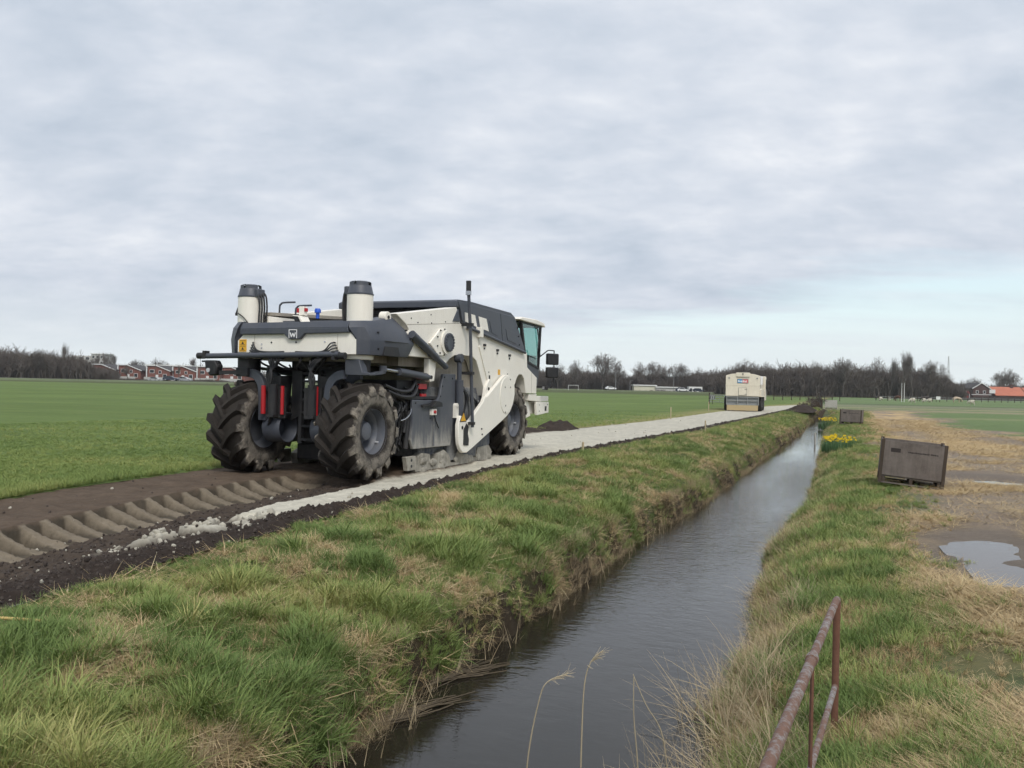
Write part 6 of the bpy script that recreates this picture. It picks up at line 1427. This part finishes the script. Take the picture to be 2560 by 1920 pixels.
def farm():
    x, y, _ = at(2433, 330); t = empty('farmhouse', (x, y, 0)); tag(t, 'dark brick farmhouse gable with white barge boards at the right', 'house'); w = 6.4
    q = MB(); q.prism([(0, 0), (w, 0), (w, 4.4), (w / 2, 6.3), (0, 4.4)], 'y', 0, 10); q.build('wall', M_BRICKD, t)
    q = MB(); q.prism([(-.4, 4.2), (w / 2, 6.45), (w + .4, 4.2), (w + .4, 4.4), (w / 2, 6.7), (-.4, 4.4)], 'y', -.2, 10.2); rf = q.build('roof', M_ROOFD, t)
    q = MB(); q.prism([(-.5, 4.15), (w / 2, 6.42), (w + .5, 4.15), (w + .5, 4.45), (w / 2, 6.74), (-.5, 4.45)], 'y', -.36, -.21); q.build('barge_board', M_FASC, rf)
    q = MB(); q.box(-1.2, w + .2, -1.2, -1.0, 1.9, 2.1); q.build('white_lintel', M_FASC, t)
    for wx in (1.6, 4.4): window(t, wx, 0, 2.5, .8, 1.0)
    q = MB(); q.box(w + .1, w + 2.6, .5, 4, 2.6, 4.1); cn = q.build('conservatory', M_FASC, t)
    x, y, _ = at(2490, 332); t = empty('barn', (x, y, 0)); tag(t, 'long barn with a bright orange tiled roof at the right edge', 'barn')
    q = MB(); q.box(0, 26, .6, 9.4, 0, 2.0); q.build('wall', M_BRICKD, t)
    q = MB(); q.prism([(0, 1.7), (5, 5.0), (10, 1.7), (10, 1.95), (5, 5.3), (0, 1.95)], 'x', 0, 12.4); q.build('roof', M_TILE, t)
    q = MB(); q.prism([(0, 1.7), (5, 4.9), (10, 1.7), (10, 1.95), (5, 5.2), (0, 1.95)], 'x', 12.9, 26.5); q.build('roof', M_TILE, t)
    q = MB(); q.box(8.2, 9.4, 4.4, 5.6, 4.9, 6.3); q.build('chimney', M_BRICKD, t)
    x, y, _ = at(2405, 325); t = empty('market_stall', (x, y, 0)); tag(t, 'small stall with red and white awning left of the farmhouse', 'stall')
    for k in range(4): q = MB(); q.prism([(0, 2.2), (1.2, 3.1), (1.2, 3.2), (0, 2.3)], 'x', k * .78, k * .78 + .77); q.build('awning_stripe', (M_FASC, M_RED)[k % 2], t)
    for k in range(2): q = MB(); q.box(k * 2.9, k * 2.9 + .15, 0, .15, 0, 2.3); q.build('stall_post', M_FASC, t)
    q = MB(); q.box(.1, 2.95, .3, 1.0, 0, 1.4); q.build('counter', M_RED, t)
farm()
# ---- cars on the far road
M_CARW = mat_plain('white_car_paint', (.80, .80, .80), .25, 0, .03); M_CARD = mat_plain('dark_blue_car_paint', (.035, .042, .065), .25, 0, .1); M_CARS = mat_plain('silver_car_paint', (.42, .43, .44), .3, .4, .05)
def car_proto():
    t = empty('parked_car'); L = 4.3
    q = MB(); q.prism([(-2.15, .32), (-2.18, .62), (-2.05, .82), (-1.0, .92), (-.45, 1.38), (.1, 1.46), (1.2, 1.44), (1.85, 1.05), (2.12, .95), (2.15, .35), (1.75, .26), (-1.8, .26)], 'x', -.86, .86); q.build('body', M_CARW, t, .05)
    q = MB(); q.prism([(-.86, .95), (-.40, 1.33), (.12, 1.40), (1.15, 1.38), (1.62, 1.04), (1.0, .97)], 'x', -.875, .875); q.build('side_window', M_PANE, t, .01)
    for y in (-1.35, 1.35):
        for sx in (-1, 1):
            q = MB(); q.lathe([(0, -.1), (.22, -.1), (.31, -.08), (.32, .08), (.22, .1), (0, .1)], (0, 0, 0), 'x', 18); w = q.build('wheel', M_TY2, t); w.location = (sx * .80, y, .32)
            q = MB(); q.lathe([(0, sx * .105), (.20, sx * .11), (.21, sx * .09)], (0, 0, 0), 'x', 14); q.build('rim', M_GALV, w)
    for sx in (-.6, .6): q = MB(); q.box(sx - .18, sx + .18, -2.19, -2.05, .62, .76); q.build('headlight', M_LAMP, t)
    return t
CAR = car_proto()
def car(px, D, paint, rz, label, first=False, z=.545, s=1.0):
    t = CAR if first else copy_tree(CAR); x, y, _ = at(px, D); t.location = (x, y, z); t.rotation_euler = (0, 0, rz); t.scale = (s, s, s); tag(t, label, 'car', 'cars along the far road')
    for c in t.children:
        if c.name.startswith('body'):
            c.data = c.data.copy() ; c.data.materials[0] = paint
A = math.radians(90)
car(1527, 340.5, M_CARW, A + .2, 'white car on the far road right of the recycler', True)
car(1708, 331, M_CARW, A - .2, 'white car on the far road near the truck'); car(1707, 341, M_CARD, A - .1, 'dark van behind the white car near the truck', z=.3, s=1.35)
car(1746, 334, M_CARD, A, 'dark car in front of the white site cabin'); car(427, 252, M_CARD, A + .1, 'dark blue hatchback on the road before the brick houses'); car(462, 257, M_CARS, A + .1, 'silver car just right of the dark blue hatchback', z=.4)
car(389, 268, M_CARS, A + .1, 'silver car left of the dark blue hatchback, behind the road', z=.15)
# ---- small things in the distance
def goal():
    x, y, _ = at(1421, 332); t = empty('goal_frame', (x, y, .3)); tag(t, 'white football goal frame right of the recycler', 'goal')
    for a in (0, 3.9): q = MB(); q.tube([(a, 0, -.2), (a, 0, 1.7)], .07, 8); q.build('goal_post', M_FASC, t)
    q = MB(); q.tube([(-.07, 0, 1.75), (3.97, 0, 1.75)], .07, 8); q.build('crossbar', M_FASC, t)
goal()
def pole(px, D, h, r, m, name, label, group=None, arm=False):
    x, y, _ = at(px, D); t = empty(name, (x, y, -.2)); tag(t, label, 'pole', group)
    q = MB(); q.tube([(0, 0, 0), (0, 0, h)], [r, r * .6], 8); q.build('shaft', m, t)
    if arm: q = MB(); q.tube([(0, 0, h - .1), (.5, 0, h + .1), (1.2, 0, h + .12)], r * .5, 6); q.build('lamp_arm', m, t)
pole(2254.5, 180, 4.2, .07, M_FASC, 'white_pole', 'left of the two white poles in the pasture', 'white poles'); pole(2261, 180, 4.2, .07, M_FASC, 'white_pole', 'right of the two white poles in the pasture', 'white poles')
for px, h, lab in ((1539, 8.6, 'lamp post behind the first white car'), (1575, 4.6, 'short lamp post left of the cream shed'), (1684, 7.4, 'lamp post behind the grey shed'), (1792, 8.0, 'lamp post left of the truck')): pole(px, 346, h, .11, M_GALV, 'lamp_post', lab, 'lamp posts on the far road', True)
for px, D, h, lab in ((388, 262, 8.0, 'thin dark lamp post between the brick houses'), (500, 264, 8.4, 'dark lamp post before the last brick house'), (551, 264, 6.6, 'dark lamp post beside the recycler beam'), (192, 258, 7.4, 'lamp post in front of the left thicket'), (222, 258, 6.6, 'second lamp post in front of the left thicket')): pole(px, D, h, .10, M_BARK, 'lamp_post', lab, 'lamp posts by the houses', False)
def mast():
    x, y, _ = at(2370, 950); t = empty('broadcast_mast', (x, y, 0)); tag(t, 'pale distant lattice mast above the right horizon', 'mast'); q = MB(); H = 45
    for sx in (-1, 1):
        for sy in (-1, 1): q.tube([(sx * 1.7, sy * 1.7, 0), (sx * .8, sy * .8, 27), (sx * .3, sy * .3, H)], [.16, .13, .10], 5)
    o = q.build('mast_legs', M_CONC, t); o['kind'] = 'stuff'; q = MB()  # pale colour stands in for distance haze on the mast
    for k in range(16):
        z = k * H / 16; w0 = np.interp(z, [0, 27, H], [1.7, .8, .3]); z2 = z + H / 16; w1 = np.interp(z2, [0, 27, H], [1.7, .8, .3])
        for a, b in (((-1, -1), (1, -1)), ((1, -1), (1, 1)), ((1, 1), (-1, 1)), ((-1, 1), (-1, -1))): q.tube([(a[0] * w0, a[1] * w0, z), (b[0] * w1, b[1] * w1, z2)], .08, 4)
    o = q.build('mast_bracing', M_CONC, t); o['kind'] = 'stuff'
mast()
def sign():
    x, y, _ = at(2341, 200); t = empty('white_board', (x, y, -.15)); tag(t, 'small white board standing at the pasture fence', 'board'); q = MB(); q.box(0, 1.0, 0, .06, .6, 1.35); q.build('panel', M_FASC, t)
    for a in (.05, .87): q = MB(); q.box(a, a + .08, .061, .14, 0, 1.3); q.build('leg', M_WOOD2, t)
sign()
def fence(px0, D0, px1, D1, n, h, label, rails=(.55, 1.0), m=None):
    a = Vector(at(px0, D0)); b = Vector(at(px1, D1)); t = empty('pasture_fence', (a.x, a.y, -.15)); tag(t, label, 'fence', 'pasture fences'); d = b - a
    for k in range(n):
        p = d * (k / (n - 1)); q = MB(); q.box(p.x - .06, p.x + .06, p.y - .06, p.y + .06, -.1, h); q.build('fence_post', M_WOOD2, t)
    for z in rails: q = MB(); q.bar((0, 0, z), (d.x, d.y, z), .05, .09); q.build('fence_rail', m or M_GALV, t)
fence(2200, 205, 2600, 230, 24, 1.15, 'grey rail fence across the right pasture'); fence(1935, 150, 2100, 165, 9, 1.0, 'sparse post fence right of the truck', (.9,), M_WOOD2)
# ---- grazing animals
M_WOOL = mat_plain('sheep_wool', (.52, .48, .40), .95, 0, .15); M_HPALE = mat_plain('pale_horse_coat', (.50, .40, .30), .8, 0, .12); M_HDARK = mat_plain('dark_horse_coat', (.035, .026, .022), .7, 0, .2); M_HBRN = mat_plain('brown_horse_coat', (.12, .05, .028), .7, 0, .2)
def animal(name, nodes, edges, mat):
    me = bpy.data.meshes.new(name); me.from_pydata([n[0] for n in nodes], edges, []); o = bpy.data.objects.new(name, me); COL.objects.link(o)
    md = o.modifiers.new('skin', 'SKIN'); sv = me.skin_vertices[0].data if me.skin_vertices else None
    if sv is None:
        bm = bmesh.new(); bm.from_mesh(me); bm.verts.layers.skin.verify(); bm.to_mesh(me); bm.free(); sv = me.skin_vertices[0].data
    for i, n in enumerate(nodes): sv[i].radius = (n[1], n[1] * (n[2] if len(n) > 2 else 1)); sv[i].use_root = (i == 0)
    o.modifiers.new('sub', 'SUBSURF').levels = 1; o.modifiers['sub'].render_levels = 1; me.materials.append(mat)
    dg = bpy.context.evaluated_depsgraph_get(); ev = bpy.data.meshes.new_from_object(o.evaluated_get(dg)); ev.materials.clear(); ev.materials.append(mat)
    bpy.data.objects.remove(o); ev.polygons.foreach_set('use_smooth', [True] * len(ev.polygons)); return ev
def horse_mesh(mat, grazing=True):
    N = [((0, 0, 1.12), .27, 1.05), ((.45, 0, 1.10), .28, 1.1), ((.85, 0, 1.14), .26, 1.15), ((-.35, 0, 1.16), .26, 1.1)]
    if grazing: N += [((1.15, 0, 1.05), .16), ((1.42, 0, .72), .12), ((1.55, 0, .42), .11), ((1.62, 0, .16), .07)]
    else: N += [((1.1, 0, 1.35), .16), ((1.3, 0, 1.62), .12), ((1.45, 0, 1.68), .11), ((1.68, 0, 1.5), .07)]
    E = [(0, 1), (1, 2), (0, 3), (2, 4), (4, 5), (5, 6), (6, 7)]
    for x, s, root in ((.85, 1, 2), (.80, -1, 2)):
        b = len(N); N += [((x, s * .17, .82), .10), ((x + .03, s * .17, .48), .06), ((x, s * .17, .10), .045), ((x + .05, s * .17, .02), .05)]; E += [(root, b), (b, b + 1), (b + 1, b + 2), (b + 2, b + 3)]
    for x, s, root in ((-.38, 1, 3), (-.45, -1, 3)):
        b = len(N); N += [((x + .05, s * .17, .85), .13), ((x - .12, s * .17, .52), .07), ((x - .06, s * .17, .10), .045), ((x - .01, s * .17, .02), .05)]; E += [(root, b), (b, b + 1), (b + 1, b + 2), (b + 2, b + 3)]
    b = len(N); N += [((-.66, 0, 1.10), .06), ((-.74, 0, .70), .05)]; E += [(3, b), (b, b + 1)]
    return animal('horse', N, E, mat)
def sheep_mesh():
    N = [((0, 0, .58), .25, 1.1), ((.3, 0, .56), .24, 1.1), ((-.28, 0, .58), .23, 1.1), ((.52, 0, .56), .13), ((.66, 0, .38), .09), ((.74, 0, .22), .06)]; E = [(0, 1), (0, 2), (1, 3), (3, 4), (4, 5)]
    for x, s, root in ((.28, 1, 1), (.26, -1, 1), (-.26, 1, 2), (-.30, -1, 2)):
        b = len(N); N += [((x, s * .12, .32), .06), ((x, s * .12, .03), .035)]; E += [(root, b), (b, b + 1)]
    return animal('sheep', N, E, M_WOOL)
HM = {k: horse_mesh(m) for k, m in (('p', M_HPALE), ('d', M_HDARK), ('b', M_HBRN))}; SM_ = sheep_mesh()
def beast(me, nm, px, D, rz, label, cat, grp, s=1.0):
    x, y, _ = at(px, D); o = bpy.data.objects.new(nm, me); COL.objects.link(o); o.location = (x, y, zr(x, y)); o.rotation_euler = (0, 0, rz); o.scale = (s, s, s); tag(o, label, cat, grp)
beast(HM['p'], 'horse', 2390, 190, .1, 'pale horse grazing by the rail fence', 'horse', 'grazing horses'); beast(HM['d'], 'horse', 2318, 186, 3.1, 'dark horse grazing behind the sheep', 'horse', 'grazing horses')
beast(HM['b'], 'horse', 2248, 196, 1.9, 'brown horse beside the two white poles', 'horse', 'grazing horses'); beast(HM['d'], 'horse', 2194, 200, .4, 'small dark horse left of the white poles', 'horse', 'grazing horses', .85)
for px, D, rz, s, lab in ((2283, 160, 3.3, 1.25, 'sheep right of the white poles, closest of the flock'), (2309, 180, .3, 1.1, 'sheep in front of the dark horse'), (2326, 178, 2.9, 1.1, 'sheep just right of the one before the dark horse'), (2201, 198, .2, 1.1, 'sheep beside the small dark horse'), (2225, 200, 1.2, 1.0, 'sheep between the small dark horse and the poles'), (2432, 150, 2.6, 1.2, 'lone sheep at the right below the farmhouse')): beast(SM_, 'sheep', px, D, rz, lab, 'sheep', 'grazing sheep', s)
# ---- shrubs at the head of the ditch
def shrub(px, D, h, label, seed, mat=None):
    x, y, _ = at(px, D); t = empty('bare_shrub', (x, y, -.15)); tag(t, label, 'shrub', 'shrubs at the head of the ditch'); S = branch_tree(seed, h, .8, 3, (6, 4, 4), .3, trunk_f=.34, minr=.012)
    for nm, f in (('stem', lambda l: l <= 1), ('twigs', lambda l: l > 1)): o = bpy.data.objects.new(nm, seg_mesh(nm, [s for s in S if f(s[4])], mat or M_THICK)); COL.objects.link(o); o.parent = t
shrub(2036, 80, 1.3, 'dark bare shrub at the head of the ditch, left one', 5); shrub(2052, 82, 1.5, 'greyer bare shrub beside the brown crate', 6, M_BARK); shrub(2008, 78, .8, 'low brown shrub over the end of the water', 7)
# ---- air
def haze():
    m = bpy.data.materials.new('haze_air'); m.use_nodes = True; t = NT(m.node_tree)
    for n in list(t.n): t.n.remove(n)
    v = t.add('ShaderNodeVolumePrincipled', ins={'Color': (.86, .90, .94, 1), 'Density': .00018, 'Anisotropy': .2}); o = t.add('ShaderNodeOutputMaterial'); t.l.new(v.outputs[0], o.inputs['Volume'])
    q = MB(); q.box(-905, 905, -60, 1000, -2.5, 50); h = q.build('haze', m, None, 0, None); h['kind'] = 'stuff'; h.display_type = 'WIRE'
haze()
